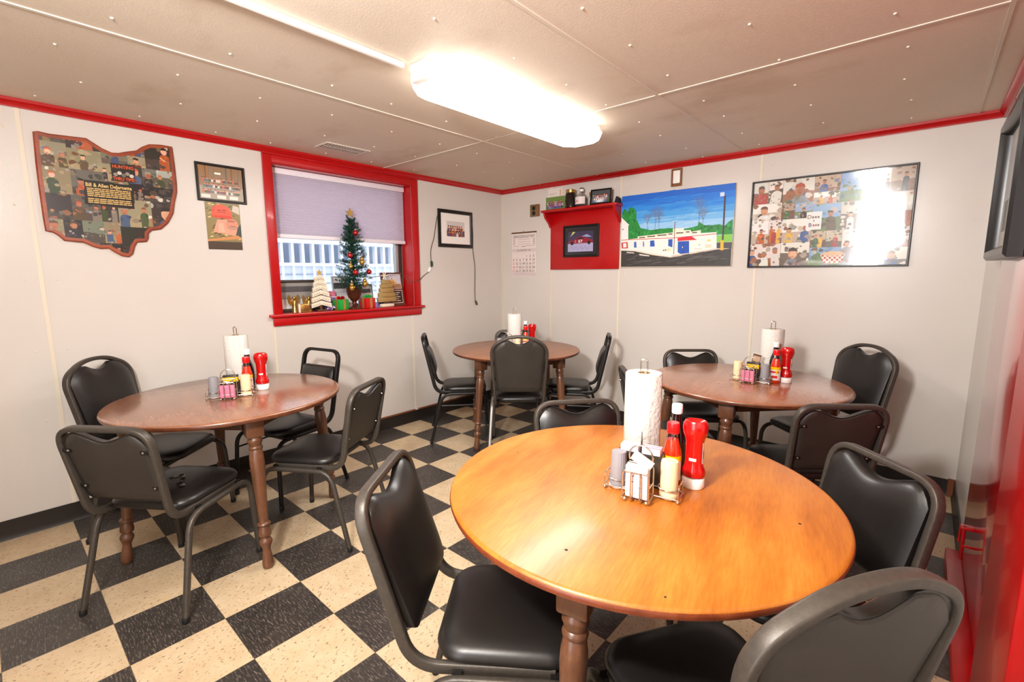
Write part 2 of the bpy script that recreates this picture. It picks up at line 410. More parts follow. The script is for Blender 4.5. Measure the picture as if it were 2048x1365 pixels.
SK = ['c98f6d', 'b97a58', 'd7a283', 'a8694a']
def jit(c, q, a=.06):
    c = hexc(c) if isinstance(c, str) else c; d = q.uniform(-a, a)
    return tuple(min(1, max(0, x+d+q.uniform(-a, a)*.35)) for x in c)
def photo_shapes(rect, rnd, pal='mix', people=None):
    """a snapshot as a list of (polygon, colour) inside rect"""
    u0, v0, u1, v1 = rect; w, h = u1-u0, v1-v0; L = []
    BG = {'mix': [('8a8f98', '5b4a3b'), ('b9a58a', '7a5a3c'), ('3a3431', '201b19'), ('a3b4c4', '6c7a4a')],
          'hunt': [('57524a', '3a342d'), ('8d8268', '9a8a68'), ('2a2523', '3d342c'), ('6a6a5c', '4a4336'), ('9a958c', '5d5648'), ('1f1c1b', '3a302a'), ('77705f', '4d463a')],
          'diner': [('b8a48c', '7a4d33'), ('dad3c8', '8d5a3c'), ('9fb3cc', '7d8a5a'), ('cfc5b8', '9a5a3a'), ('c2b49c', '5a4a3c'), ('e8e2da', 'b3a694'), ('7f9fc4', '62784a'), ('d9cfc4', '6d5d50')]}[pal]
    a, b = rnd.choice(BG); hz = v0+h*rnd.uniform(.25, .6)
    R = lambda p, c, j=.05: L.append((clampr(p, rect), jit(c, rnd, j)))
    q = lambda x0, y0, x1, y1: [(x0, y0), (x1, y0), (x1, y1), (x0, y1)]
    R(q(u0, v0, u1, v1), a); R([(u0, v0), (u1, v0), (u1, hz+h*rnd.uniform(-.1, .1)), (u0, hz)], b)
    def blob(x, y, s, c, j=.08):
        R([(x+s*rnd.uniform(.5, 1.2)*math.cos(k*1.05), y+s*rnd.uniform(.4, 1.)*math.sin(k*1.05)) for k in range(6)], c, j)
    for _ in range(16): blob(rnd.uniform(u0, u1), rnd.uniform(v0, v1), rnd.uniform(.04, .14)*w, rnd.choice([a, b]), .06)
    for _ in range(4): blob(rnd.uniform(u0, u1), rnd.uniform(v0, v1), rnd.uniform(.05, .16)*w, rnd.choice(['6b5a48', '4a4038', 'a89c88', 'c8bfb0', '5e6a4c', '77512f', '5b687d', '8a5446', 'a09a90', b]), .06)
    n = rnd.choice([0, 1, 1, 1, 2, 2, 3]) if people is None else people
    big = n == 1 and rnd.random() < .4
    for k in range(n):
        x = u0+w*((k+.5)/max(1, n)+rnd.uniform(-.12, .12)); hd = min(w, h)*(rnd.uniform(.24, .30) if big else rnd.uniform(.10, .15))
        y = v0+h*rnd.uniform(.5, .7); t = rnd.choice(['2b2b33', '6c2a20', 'a8532a', '3c4a2c', 'c8c4bc', '3a4a6c', '1b1917', '5d4a33', '8a7a5a', '49423a', '7d7468'] if pal != 'diner' else ['2b2b33', 'a8322a', 'c8642a', '3c6a3c', 'd8d4cc', '3a5a94', '1b1917', '5d4a33', 'd8a83a', '8a8a90'])
        l = rnd.uniform(-.5, .5)*hd; sh = rnd.uniform(1.1, 1.6)
        R([(x-hd*sh+l, v0), (x+hd*sh+l, v0), (x+hd*sh*.95, y-hd*1.6), (x+hd*.8, y-hd*1.05), (x, y-hd*.8), (x-hd*.8, y-hd*1.05), (x-hd*sh*.95, y-hd*1.7)], t)
        for _ in range(4): blob(x+rnd.uniform(-1, 1)*hd, y-hd*rnd.uniform(1.2, 2.6), hd*rnd.uniform(.25, .5), t, .12)
        sk = rnd.choice(SK)
        R([(x+hd*.72*math.cos(2*PI*i/12), y+hd*.95*math.sin(2*PI*i/12)) for i in range(12)], sk); R([(x+hd*(.1+.6*math.cos(i)), y+hd*(-.15+.6*math.sin(i))) for i in range(7)], sk, .07)
        R([(x-hd*.75, y+hd*.3), (x-hd*.4, y+hd*.45), (x+hd*.5, y+hd*.42), (x+hd*.78, y+hd*.25), (x+hd*.6, y+hd*.85), (x, y+hd*1.1), (x-hd*.6, y+hd*.9)], rnd.choice(['b8502c', '2a211c', '4a3626', '1a1513', '6b4a30', '8a8078']))
        R([(x-hd*.3, y-hd*.45), (x+hd*.3, y-hd*.45), (x+hd*.2, y-hd*.55), (x-hd*.2, y-hd*.55)], '8a4a3c')
        if rnd.random() < .5: R([(x-hd*1.2, y-hd*1.8), (x-hd*.9, y-hd*1.7), (x+hd*.3, y-hd*2.6), (x, y-hd*2.8)], sk)
    for _ in range(5): blob(rnd.uniform(u0, u1), rnd.uniform(v0, v0+h*.35), rnd.uniform(.05, .13)*w, rnd.choice([b, b, b, '8e8577', '5c5048', '936040']), .07)
    return L
def split_rects(rect, rnd, mn):
    u0, v0, u1, v1 = rect; w, h = u1-u0, v1-v0
    if max(w, h) < mn*1.7 or (max(w, h) < mn*2.4 and rnd.random() < .25): return [rect]
    t = rnd.uniform(.38, .62)
    if w > h*1.05: m = u0+w*t; return split_rects((u0, v0, m, v1), rnd, mn)+split_rects((m, v0, u1, v1), rnd, mn)
    m = v0+h*t; return split_rects((u0, v0, u1, m), rnd, mn)+split_rects((u0, m, u1, v1), rnd, mn)
def inside(p, poly):
    x, y = p; c = False; n = len(poly)
    for i in range(n):
        (x1, y1), (x2, y2) = poly[i], poly[(i+1) % n]
        if (y1 > y) != (y2 > y) and x < (x2-x1)*(y-y1)/(y2-y1)+x1: c = not c
    return c
def frame_ring(g, frame, u0, v0, u1, v1, bw, depth, m, w0=.001):
    """four mitred mouldings round a rectangle"""
    prof = [(0, w0), (0, depth*.8), (bw*.25, depth), (bw*.7, depth), (bw, depth*.6), (bw, w0)]
    cs = [(u0, v0, 1, 1), (u1, v0, -1, 1), (u1, v1, -1, -1), (u0, v1, 1, -1)]
    R = [[frame(u+su*a, v+sv*a, w) for a, w in prof] for u, v, su, sv in cs]
    R.append(R[0])
    vs = [[g.bm.verts.new(p) for p in r] for r in R[:-1]]; vs.append(vs[0]); fs = []
    for a, b in zip(vs, vs[1:]):
        for k in range(len(prof)): fs.append(g.bm.faces.new((a[k], a[(k+1) % len(prof)], b[(k+1) % len(prof)], b[k])))
    g._fin(fs, m, False)
def cells(pic, rects, rnd, pal, gap=.0):
    base = pic.k; top = base
    for r in rects:
        pic.k = base
        rr = (r[0]+gap, r[1]+gap, r[2]-gap, r[3]-gap)
        for p, c in photo_shapes(rr, rnd, pal): pic.poly(p, c)
        top = max(top, pic.k)
    pic.k = top

# ================================================================== ROOM SHELL
OY0, OY1, OZ0, OZ1 = -2.394, -1.205, 1.095, 2.157      # window opening
g = G(); g.box(-.2, W+.2, YF-.2, .2, -.1, 0, MT['floor']); struct(g, 'floor')
g = G()
g.box(-.2, W+.2, YF-.2, .2, H, H+.12, MT['ceil'])
for x in (1.2, 2.43, 3.655): g.box(x-.007, x+.007, YF, 0, H-.004, H, MT['cseam'])
for y in (-1.49, -3.93): g.box(0, W, y-.007, y+.007, H-.0035, H, MT['cseam'])
rn = random.Random(4)
for ix in range(10):
    for iy in range(13):
        x, y = .13+ix*.405+rn.uniform(-.015, .015), -.16-iy*.375+(ix % 2)*.12+rn.uniform(-.03, .03)
        if 1.66 < x < 2.04 and -2.6 < y < -1.1: continue
        if .2 < x < .48 and -2.25 < y < -1.8: continue
        if x < W-.05: g.lathe([(.0055, H), (.005, H-.003), (.002, H-.0045)], MT['nail'], 7, (x, y, 0), cap0=False)
struct(g, 'ceiling')
g = G(); t = .15
g.box(-t-.1, 0, YF-.2, OY0, 0, H, MT['wall']); g.box(-t-.1, 0, OY1, .2, 0, H, MT['wall'])
g.box(-t-.1, 0, OY0, OY1, 0, OZ0-.03, MT['wall']); g.box(-t-.1, 0, OY0, OY1, OZ1+.02, H, MT['wall'])
def rivet(g, f, u, v): 
    c = f(u, v, 0); n = (f(u, v, 1)-c)
    g.sphere(c, .006, MT['seam'], *[.45 if abs(a) > .5 else 1 for a in n], n=8)
for y, z0, z1 in ((-3.617, .1, 2.23), (-2.457, .1, 1.02), (-1.227, .1, 1.02), (-4.8, .1, 2.23)):
    g.box(0, .0035, y-.009, y+.009, z0, z1, MT['seam'])
    for k in range(6):
        z = .22+k*.38
        for d in (-.06, .06):
            if z < z1-.06: rivet(g, LW, y+d, z)
g.box(0, .006, -.012, 0, .1, 2.23, MT['seam'])
struct(g, 'wall_left')
g = G(); g.box(0, W+.2, 0, .2, 0, H, MT['wall'])
for x in (.668, 1.430, 2.554):
    g.box(x-.009, x+.009, -.0035, 0, .1, 2.23, MT['seam'])
    for k in range(6):
        for d in (-.06, .06): rivet(g, BW, x+d, .24+k*.38)
struct(g, 'wall_back')
g = G(); g.box(W, W+.2, YF-.2, 0, 0, H, MT['wall']); struct(g, 'wall_right')
g = G(); g.box(0, W, YF-.2, YF, 0, H, MT['wall']); struct(g, 'wall_front')
def crown(frame, u0, u1, name, h=.042, d=.03):
    g = G(); prof = [(0, H), (0, H-h), (d*.4, H-h), (d*.55, H-h*.6), (d, H-h*.35), (d, H)]
    R = [[frame(u, z, w) for w, z in prof] for u in (u0, u1)]
    g.rings(R, MT['red'], True, True, True, False); struct(g, name)
crown(LW, YF, 0, 'trim_1'); crown(BW, 0, W, 'trim_2'); crown(RW, YF, 0, 'trim_3')
def base(frame, u0, u1, name, h=.105, edge=None):
    g = G(); prof = [(.001, 0), (.014, 0), (.009, .012), (.007, .03), (.007, h), (.001, h)]
    R = [[frame(u, z, w) for w, z in prof] for u in (u0, u1)]
    g.rings(R, MT['black_rubber'], True, True, True, False)
    for a, b in edge or ():
        R = [[frame(u, z, w) for w, z in ((.001, h), (.01, h), (.01, h+.012), (.001, h+.012))] for u in (a, b)]
        g.rings(R, MT['brown_edge'], True, True, True, False)
    struct(g, name)
base(LW, YF, -.002, 'baseboard_left', edge=[(-1.9, -1.24), (-1.2, -.3)])
base(BW, .002, W-.03, 'baseboard_back')
base(RW, -.86, -.002, 'baseboard_right', .105)
g = G(); g.box(W-.034, W-.002, -.016, -.0005, .0, .112, MT['brown_edge']); struct(g, 'trim_4')

# ------------------------------------------------------------------ window in the left wall
R_ = MT['red']
g = G()
cw = .062
g.box(.0005, .022, OY0-cw, OY0, OZ0, OZ1+.055, R_, .003); g.box(.0005, .022, OY1, OY1+cw, OZ0, OZ1+.055, R_, .003)
g.box(.0005, .021, OY0, OY1, OZ1, OZ1+.055, R_, .003); g.box(.0005, .028, OY0-cw, OY1+cw, OZ1+.055, H-.04, R_, .003)
g.box(-t, .0, OY0-.0, OY0+.006, OZ0, OZ1, R_); g.box(-t, .0, OY1-.006, OY1, OZ0, OZ1, R_); g.box(-t, 0, OY0+.006, OY1-.006, OZ1-.006, OZ1+.02, R_)
win = struct(g, 'window_1')
g = G(); g.box(-t, .045, OY0-cw-.03, OY1+cw+.03, OZ0-.022, OZ0, R_, .006)
g.box(.0005, .02, OY0-cw-.005, OY1+cw+.005, OZ0-.085, OZ0-.022, R_, .003); g.build('window_sill', win)
g = G(); fx = -t-.03
g.box(fx-.02, fx+.02, OY0, OY0+.04, OZ0, OZ1, MT['sash'], .004); g.box(fx-.02, fx+.02, OY1-.045, OY1, OZ0, OZ1, MT['sash'], .004)
g.box(fx-.02, fx+.02, OY0, OY1, OZ0, OZ0+.035, MT['sash'], .004); g.box(fx-.02, fx+.02, OY0, OY1, OZ1-.04, OZ1, MT['sash'], .004)
g.box(fx-.015, fx+.026, OY1-.075, OY1-.045, OZ0+.035, OZ1-.04, MT['metal_grey'], .003)
g.build('window_sash', win)
g = G(); g.box(fx-.003, fx+.003, OY0+.04, OY1-.075, OZ0+.035, OZ1-.04, MT['pane']); g.build('window_pane', win)
# cellular shade
th = thing('window_shade', 'pale lilac pleated cellular shade pulled halfway down the window', 'blind', (-.10, (OY0+OY1)/2, 1.65))
g = G(); bx0, bx1 = -(OY1-OY0)/2+.012, (OY1-OY0)/2-.014
R = []
n = 22; z0, z1 = .03, OZ1-1.65-.05
for k in range(n*2+1):
    z = z0+(z1-z0)*k/(n*2); w = .006 if k % 2 else .0
    R.append([V(w, bx0, z), V(w, bx1, z), V(-.02-w, bx1, z), V(-.02-w, bx0, z)])
g.rings(R, MT['blind'], True, True, True, False); g.build('pleated_fabric', th, 10)
g = G(); g.box(-.022, .02, bx0, bx1, 0, .03, MT['blindrail'], .005); g.build('bottom_rail', th)
g = G(); g.box(-.03, .025, bx0, bx1, OZ1-1.65-.05, OZ1-1.65-.008, MT['blindrail'], .005); g.build('head_rail', th)
# what stands outside the window: a white posted carport wall
g = G()
g.box(-2.75, -2.6, -4.5, 3.0, 0, 1.50, MT['siding'])
for k in range(4): g.box(-2.6, -2.585, -4.5, 3.0, 1.02+k*.12, 1.03+k*.12, MT['siding2'])
g.box(-2.9, -2.8, -4.5, 3.0, 1.4, 2.2, MT['siding2'])
g.box(-2.7, -2.55, -4.5, 3.0, 1.49, 1.53, MT['white_post']); g.box(-2.7, -2.55, -4.5, 3.0, 1.78, 1.86, MT['white_post'])
y = -4.4
while y < 3: g.box(-2.66, -2.58, y, y+.032, 1.1, 1.80, MT['white_post']); y += .135
struct(g, 'exterior_wall')
g = G(); g.box(-6, -.26, -6, 4, -.2, -.05, MT['siding']); struct(g, 'exterior_ground')

# ------------------------------------------------------------------ red door on the right wall
DY0, DY1, DZ1 = -2.03, -.88, 2.135
g = G(); g.box(W-.008, W+.03, DY0, DY1, .075, DZ1, MT['reddoor'], .002)
door = struct(g, 'door_1')
g = G(); g.box(W-.042, W-.0005, DY0-.45, DY0, 0, DZ1+.06, R_, .004); g.build('door_casing', door)
g = G(); g.box(W-.062, W-.001, DY0, DY1-.03, .0, .072, MT['red'], .004); g.build('door_threshold', door)
for nm, z0, z1 in (('door_bolt', .0, .20), ('door_bolt', 1.95, 2.16)):
    g = G(); lo = z0 < 1; y = -1.25 if lo else DY1-.02; x = W-.034 if lo else W-.022
    za, zb_ = (.195, .335) if lo else (1.98, 2.11)
    g.tube([(x, y, za), (x, y, zb_)], R_, .0058, 10); g.sphere((x, y, za if lo else zb_), .007, R_)
    g.tube([(x-.010, y+.02, za+.06), (x-.010, y+.02, zb_-.012)], R_, .0042, 10)
    zt = zb_-.006 if lo else za+.006
    g.box(x-.012, W-.007, y-.010, y+.026, zt-.006, zt+.006, R_, .002); g.box(x-.002, W-.007, y-.005, y+.005, (za+zb_)/2-.02, (za+zb_)/2-.01, R_, .001)
    g.build(nm, door)
th = thing('picture_frame', 'large black framed picture under glass hanging on the red door', 'picture', (W, 0, 0))
g = G(); f = lambda u, v, w: V(-w-.009, u, v)
frame_ring(g, f, -1.50, 1.43, -.74, 2.02, .05, .05, MT['black_frame']); g.build('frame', th)
pc = Pic(f, .012, MT['gprint']); pc.rect(-1.45, 1.48, -.79, 1.97, 'd9d6cf'); pc.rect(-1.38, 1.55, -.86, 1.90, 'cdd0d4'); pc.rect(-1.38, 1.55, -.86, 1.68, '8f948c'); pc.build('picture', th)
th = thing('sunset_picture', 'small sunset poster on the white wall beside the red door', 'poster', (W, 0, 0))
pc = Pic(lambda u, v, w: V(-w, u, v), .003, MT['print'])
u0, u1 = -.36, -.06
pc.rect(u0, 1.62, u1, 2.04, '5b5f78')
for a, b, c in ((1.62, 1.66, '1d1614'), (1.66, 1.74, '7e4d32'), (1.74, 1.79, 'd58a2c'), (1.79, 1.84, 'f0b53c'), (1.84, 1.88, 'c9a06a'), (1.93, 1.96, '8f93ad'), (1.98, 2.01, '474b66')): pc.rect(u0, a, u1, b, c)
pc.build('print', th)

# ================================================================== CEILING THINGS
th = thing('ceiling_light', 'lit wraparound fluorescent light fixture hanging under the ceiling', 'light', (1.845, -1.855, H))
L2, hw = .628, .142
def octo(l, w, c, z): return [V(-w, -l+c, z), V(-w+c*.8, -l, z), V(w-c*.8, -l, z), V(w, -l+c, z), V(w, l-c, z), V(w-c*.8, l, z), V(-w+c*.8, l, z), V(-w, l-c, z)]
g = G(); g.rings([octo(L2-.01, hw*.8, .02, -.0005), octo(L2-.01, hw*.86, .02, -.04), octo(L2-.02, hw*.86, .03, -.041)], MT['white_enamel'], smooth=False)
g.box(-.05, .05, -L2-.045, -L2+.06, -.075, -.001, MT['white_enamel'], .006); g.build('housing', th)
g = G(); g.rings([octo(L2, hw, .06, -.042), octo(L2+.004, hw+.004, .06, -.05), octo(L2, hw, .065, -.075), octo(L2-.02, hw-.025, .065, -.092)], MT['lens'], smooth=False); g.build('lens', th)
g = G()
g.tube([(1.79, -2.56, H-.013), (1.79, YF+.02, H-.013)], MT['white_enamel'], .012, 10, .012, 3)
tag(g.build('conduit'), 'long white raceway running along the ceiling to the light fixture', 'conduit')
th = thing('ceiling_vent', 'small louvred metal register set in the ceiling near the window', 'vent', (.345, -2.03, H))
g = G(); F = lambda u, v, w: V(u, v, -w)
frame_ring(g, F, -.085, -.165, .085, .165, .022, .007, MT['vent'], .0005); g.build('frame', th)
g = G(); g.box(-.064, .064, -.144, .144, -.0035, -.001, MT['vent_dark']); g.build('backing', th)
g = G()
for k in range(14):
    y = -.134+k*.0206; g.box(-.064, .064, y, y+.007, -.007, -.0036, MT['vent'])
g.box(-.004, .004, -.144, .144, -.0075, -.0036, MT['vent']); g.build('louvres', th)

# ================================================================== THINGS ON THE LEFT WALL
OHIO = [(-3.571,2.114),(-3.55,2.12),(-3.511,2.116),(-3.424,2.12),(-3.364,2.123),(-3.342,2.108),(-3.301,2.081),(-3.263,2.066),(-3.231,2.07),(-3.198,2.083),(-3.15,2.098),(-3.123,2.123),(-3.087,2.145),(-3.032,2.153),(-2.972,2.153),(-2.969,2.056),(-2.968,1.947),(-2.971,1.886),(-2.988,1.823),(-3.002,1.754),(-3.033,1.696),(-3.073,1.656),(-3.119,1.647),(-3.136,1.628),(-3.139,1.598),(-3.15,1.579),(-3.195,1.574),(-3.209,1.547),(-3.221,1.505),(-3.241,1.487),(-3.274,1.492),(-3.304,1.512),(-3.329,1.534),(-3.361,1.53),(-3.395,1.54),(-3.431,1.561),(-3.473,1.565),(-3.509,1.568),(-3.53,1.594),(-3.549,1.609),(-3.577,1.616),(-3.579,1.687),(-3.579,1.833),(-3.577,1.956)]
def inset(poly, d):
    n = len(poly); out = []
    for i in range(n):
        a, p, b = Vector(poly[i-1]), Vector(poly[i]), Vector(poly[(i+1) % n])
        t = (b-a).normalized(); nn = Vector((-t.y, t.x))
        q = p+nn*d
        if not inside(q, poly): q = p-nn*d
        out.append((q.x, q.y))
    return out
th = thing('photo_plaque', 'state shaped wooden plaque with photo collage on the left wall', 'plaque', (0, 0, 0))
g = G(); I1, I2 = inset(OHIO, .006), inset(OHIO, .021)
g.rings([[LW(u, v, .001) for u, v in OHIO], [LW(u, v, .016) for u, v in OHIO], [LW(u, v, .021) for u, v in I1], [LW(u, v, .021) for u, v in I2]], MT['rimwood'], True, False, False, False)
g.build('board', th)
rnd = random.Random(11)
tb = [(-3.397, 1.900), (-3.181, 1.898), (-3.190, 1.762), (-3.405, 1.772)]
ob = [(-3.276, 2.008), (-3.167, 2.012), (-3.172, 1.910), (-3.278, 1.912)]
CE = [((-9, -9, 9, 9), [(tb, hexc('171412')), (ob, hexc('231d1a'))])]+[(r, photo_shapes(r, rnd, 'hunt')) for r in split_rects((-3.585, 1.48, -2.96, 2.165), rnd, .085)]
g = G(); st = .0036; nu, nv = int(.63/st), int(.69/st); I15 = inset(OHIO, .012)
for i in range(nu):
    for j in range(nv):
        u, v = -3.582+i*st, 1.483+j*st; c = (u+st/2, v+st/2)
        if not inside(c, I15): continue
        hit = None
        for r, sh in CE:
            if r[0] <= c[0] <= r[2] and r[1] <= c[1] <= r[3]:
                for p, k in reversed(sh):
                    if inside(c, p): hit = k; break
            if hit: break
        if hit: g.poly([LW(*p, .0203) for p in ((u, v), (u+st, v), (u+st, v+st), (u, v+st))], MT['print'], hit)
pc = Pic(LW, .0206, MT['print'], g)
pc.text('HUNTING', -3.221, 1.984, .018, 'e05a22', .095, bold=.02); pc.text('THRU TIME', -3.223, 1.918, .018, 'e05a22', .098, bold=.02)
for k in range(5): pc.disc(-3.258+k*.018, 1.952+(.006 if k % 2 else -.004), .010, ['8d8478', 'c9c2b6', '6d655a'][k % 3])
pc.text('Bill & Allen DeJarnette', -3.293, 1.868, .020, 'e8c57c', .200, bold=.02)
rr = random.Random(2)
for k in range(8):
    v = 1.855-k*.0098-(.006 if k > 4 else 0); u = -3.39; e = -3.2
    while u < e:
        l = rr.uniform(.012, .03); pc.rect(u, v, min(u+l, e), v+.0052, 'dcb56c'); u += l+.003
pc.build('photo_collage', th)
def framed(name, label, frame, r, bw, depth, m, cat='picture', mat=0., pal='mix', seed=1, custom=None, printm='gprint'):
    u0, v0, u1, v1 = r
    th = thing(name, label, cat)
    g = G(); frame_ring(g, frame, u0, v0, u1, v1, bw, depth, m); g.build('frame', th)
    pc = Pic(frame, depth*.45, MT[printm]); a = (u0+bw*.9, v0+bw*.9, u1-bw*.9, v1-bw*.9)
    pc.rect(*a, 'efe9e2' if mat else '1c1917')
    if mat: a = (a[0]+mat, a[1]+mat, a[2]-mat, a[3]-mat)
    if custom: custom(pc, a)
    else:
        for p, c in photo_shapes(a, random.Random(seed), pal, 3): pc.poly(p, c)
    pc.build('photograph', th); return th
def crowd(pc, r, n, rows, bg, gd, cols, seed, hs=1.):
    u0, v0, u1, v1 = r; w, h = u1-u0, v1-v0; q = random.Random(seed)
    pc.rect(u0, v0, u1, v1, bg); pc.rect(u0, v0, u1, v0+h*.4, gd)
    for row in range(rows):
        for k in range(n):
            x = u0+w*(.08+.84*(k+.5*(row % 2)+.2)/n); y = v0+h*(.62-.17*row); s = w/n*.42*hs
            c = q.choice(cols)
            pc.poly([(x-s*1.1, y-s*3), (x+s*1.1, y-s*3), (x+s, y-s*.8), (x-s, y-s*.8)], c); pc.disc(x, y, s*.75, q.choice(SK), s*.9, 8)
            pc.rect(x-s*.6, y+s*.3, x+s*.6, y+s*.95, q.choice(['3a2a20', 'c9531e', '1f1a18', '7a5638']))
def ride(pc, r):
    crowd(pc, r, 16, 3, '8a6a4a', '9a8b78', ['2a2a2a', 'b8541e', '3c4a2c', '7a2a1c', '58606a', 'c9c2b8'], 3)
    u0, v0, u1, v1 = r; w, h = u1-u0, v1-v0; q = random.Random(5); 
    for k in range(14):
        x = u0+w*q.random()*.95; pc.rect(x, v0+h*.62, x+.004, v1, q.choice(['5a4432', 'a86a32', '6d6f62']))
    for x in (.03, .38, .66): pc.rect(u0+w*x, v0+h*.04, u0+w*x+w*.2, v0+h*.14, 'd9d3c8')
    pc.rect(u0+w*.36, v0+h*.76, u0+w*.5, v0+h*.82, 'e8e4da')
framed('picture_frame', 'black framed group photo of riders hanging above the orange cap print', LW, (-2.862, 1.852, -2.575, 2.090), .016, .016, MT['black_frame'], custom=ride)
th = thing('photo_print', 'unframed photo of a man in an orange cap taped below the framed group photo', 'photo')
pc = Pic(LW, .0025, MT['print']); u0, v0, u1, v1 = -2.825, 1.548, -2.622, 1.850
pc.rect(u0, v0, u1, v1, '8a7a4e'); q = random.Random(8)
for k in range(70):
    x, y = q.uniform(u0, u1-.02), q.uniform(v0+.05, v1-.01); pc.k = 3+k % 60
    pc.poly([(x, y), (x+.02, y+.006), (x+.018, y+.014), (x-.002+.004, y+.009)], q.choice(['b09a5c', '6a6234', 'c9a860', '4e4628', 'd2bd84', '7e5c30']))
pc.k = 70
pc.rect(u0, v0, u1, v0+.052, '4a3d30'); pc.poly([(u0, v0+.05), (u1, v0+.075), (u1, v0+.1), (u0, v0+.062)], 'c98a54')
pc.poly([(-2.79, 1.66), (-2.66, 1.64), (-2.63, 1.70), (-2.65, 1.73), (-2.70, 1.745), (-2.76, 1.74)], 'd99a80'); pc.disc(-2.675, 1.712, .038, 'd08a70')
pc.poly([(-2.79, 1.765), (-2.675, 1.758), (-2.672, 1.79), (-2.69, 1.825), (-2.735, 1.84), (-2.775, 1.828), (-2.79, 1.80)], 'e8553a'); pc.poly([(-2.785, 1.752), (-2.672, 1.748), (-2.672, 1.768), (-2.79, 1.768)], 'd0402a')
pc.poly([(-2.70, 1.685), (-2.645, 1.68), (-2.64, 1.70), (-2.68, 1.708), (-2.70, 1.70)], 'b98a78'); pc.poly([(-2.70, 1.742), (-2.655, 1.738), (-2.66, 1.728), (-2.70, 1.73)], 'a3604c'); pc.rect(-2.685, 1.700, -2.655, 1.704, '8f4a40'); pc.poly([(-2.76, 1.66), (-2.72, 1.66), (-2.73, 1.72), (-2.755, 1.715)], 'e2ab90'); pc.poly([(-2.655, 1.65), (-2.622, 1.63), (-2.622, 1.72), (-2.64, 1.70)], '3c4a44'); pc.poly([(-2.67, 1.80), (-2.625, 1.78), (-2.625, 1.83), (-2.66, 1.84)], 'c9bfae')
pc.poly([(-2.79, 1.79), (-2.775, 1.828), (-2.765, 1.83), (-2.775, 1.79)], 'c94630')
pc.rect(-2.755, 1.797, -2.735, 1.804, '8a2a1c'); pc.rect(-2.728, 1.799, -2.705, 1.806, '8a2a1c'); pc.rect(-2.757, 1.787, -2.705, 1.791, '8a2a1c')
pc.build('print', th)
framed('picture_frame', 'black framed and white matted group photo between the window and the corner', LW, (-.905, 1.637, -.462, 1.992), .034, .02, MT['black_frame'], mat=.075,
       custom=lambda pc, r: crowd(pc, r, 7, 3, 'cfc8c4', '6a4a4a', ['2a2a3a', '8a3a2a', 'd8d4d0', '4a5a7a', '7a5a5a', 'b06a3a'], 9))
def cord(name, label, path, r=.0035, plug=None, plugm=None):
    th = thing(name, label, 'cord', path[0])
    o = V(*path[0]); g = G(); g.tube([V(*p)-o for p in fillet(path, .05, 5)], MT['cord'], r, 6); g.build('cable', th)
    if plug:
        g = G(); g.tube([V(*p)-o for p in plug], plugm or MT['cord'], .0125, 10, .009); g.build('plug', th)
cord('power_cord', 'brown cord hanging from the matted frame to the green plug by the window', [(.008, -.909, 1.93), (.006, -.925, 1.87), (.006, -.955, 1.72), (.006, -1.005, 1.60), (.008, -1.0, 1.50)], plug=[(.013, -1.0, 1.50), (.013, -.998, 1.45)], plugm=MT['greenplug'])
cord('light_string_cord', 'thin dark lead running from the wall plug into the window sill display', [(.008, -1.005, 1.448), (.006, -1.03, 1.40), (.006, -1.10, 1.36), (.026, -1.15, 1.33), (.028, -1.19, 1.315), (-.02, -1.225, 1.30), (-.06, -1.30, 1.40), (-.066, -1.42, 1.385), (-.066, -1.56, 1.355), (-.055, -1.68, 1.36)], .003, [(.01, -1.012, 1.44), (.009, -1.035, 1.40)], MT['whitecap'])
cord('power_cord', 'brown cord with loose end hanging down from the right side of the matted frame', [(.008, -.458, 1.86), (.006, -.45, 1.78), (.006, -.455, 1.62), (.006, -.425, 1.45), (.006, -.435, 1.2), (.006, -.43, 1.10)], plug=[(.012, -.43, 1.10), (.012, -.415, 1.06)])

# ================================================================== THINGS ON THE BACK WALL
th = thing('wall_calendar', 'white paper month calendar hanging in the corner below the brass outlet', 'calendar')
g = G(); g.box(.145, .475, -.004, -.001, 1.343, 1.803, MT['white_pk']); g.build('sheets', th)
g = G(); g.box(.140, .480, -.007, -.001, 1.798, 1.812, MT['brown'], .001); g.tube([(.31, -.004, 1.812), (.31, -.004, 1.825)], MT['darkwire'], .002, 6); g.build('hanger_strip', th)
pc = Pic(BW, .0043, MT['print'])
pc.rect(.146, 1.344, .474, 1.798, 'e6d8d4'); pc.text('BURKHOLDER BUGGY PARTS', .312, 1.752, .030, '3a3030', .295, bold=.01)
for k in range(3): pc.rect(.235, 1.735-k*.024, .40, 1.738-k*.024, 'a08a88')
for k in range(5):
    pc.rect(.162, 1.735-k*.013, .188, 1.742-k*.013, 'a39894'); pc.rect(.432, 1.735-k*.013, .462, 1.742-k*.013, 'a39894')
pc.rect(.165, 1.665, .245, 1.668, '6a5a58'); pc.rect(.335, 1.668, .46, 1.671, '6a5a58'); pc.rect(.275, 1.660, .335, 1.665, '6a5a58')
pc.rect(.15, 1.605, .47, 1.64, 'd3c6c4'); pc.text('2026', .235, 1.617, .013, '4a3c3c', bold=.01); pc.text('JANUARY', .31, 1.617, .015, '3a2c2c', bold=.01); pc.text('2026', .385, 1.617, .013, '4a3c3c', bold=.01)
for d in range(7): pc.text('SMTWTFS'[d], .168+d*.0455, 1.588, .009, 'b05a5a')
for d in range(1, 32):
    i = d+3; c_, r_ = i % 7, i//7
    red = c_ == 0 or d in (1, 19)
    pc.text(str(d), .168+c_*.0455, 1.550-r_*.0385, .026, 'c0504a' if red else '332828', bold=.012)
for k in range(5): pc.rect(.15, 1.58-k*.0385+.0005, .47, 1.581-k*.0385, 'd3a8a8')
pc.rect(.15, 1.352, .47, 1.385, 'cfc4c4'); pc.rect(.15, 1.386, .47, 1.388, 'c06a6a'); pc.build('printing', th)

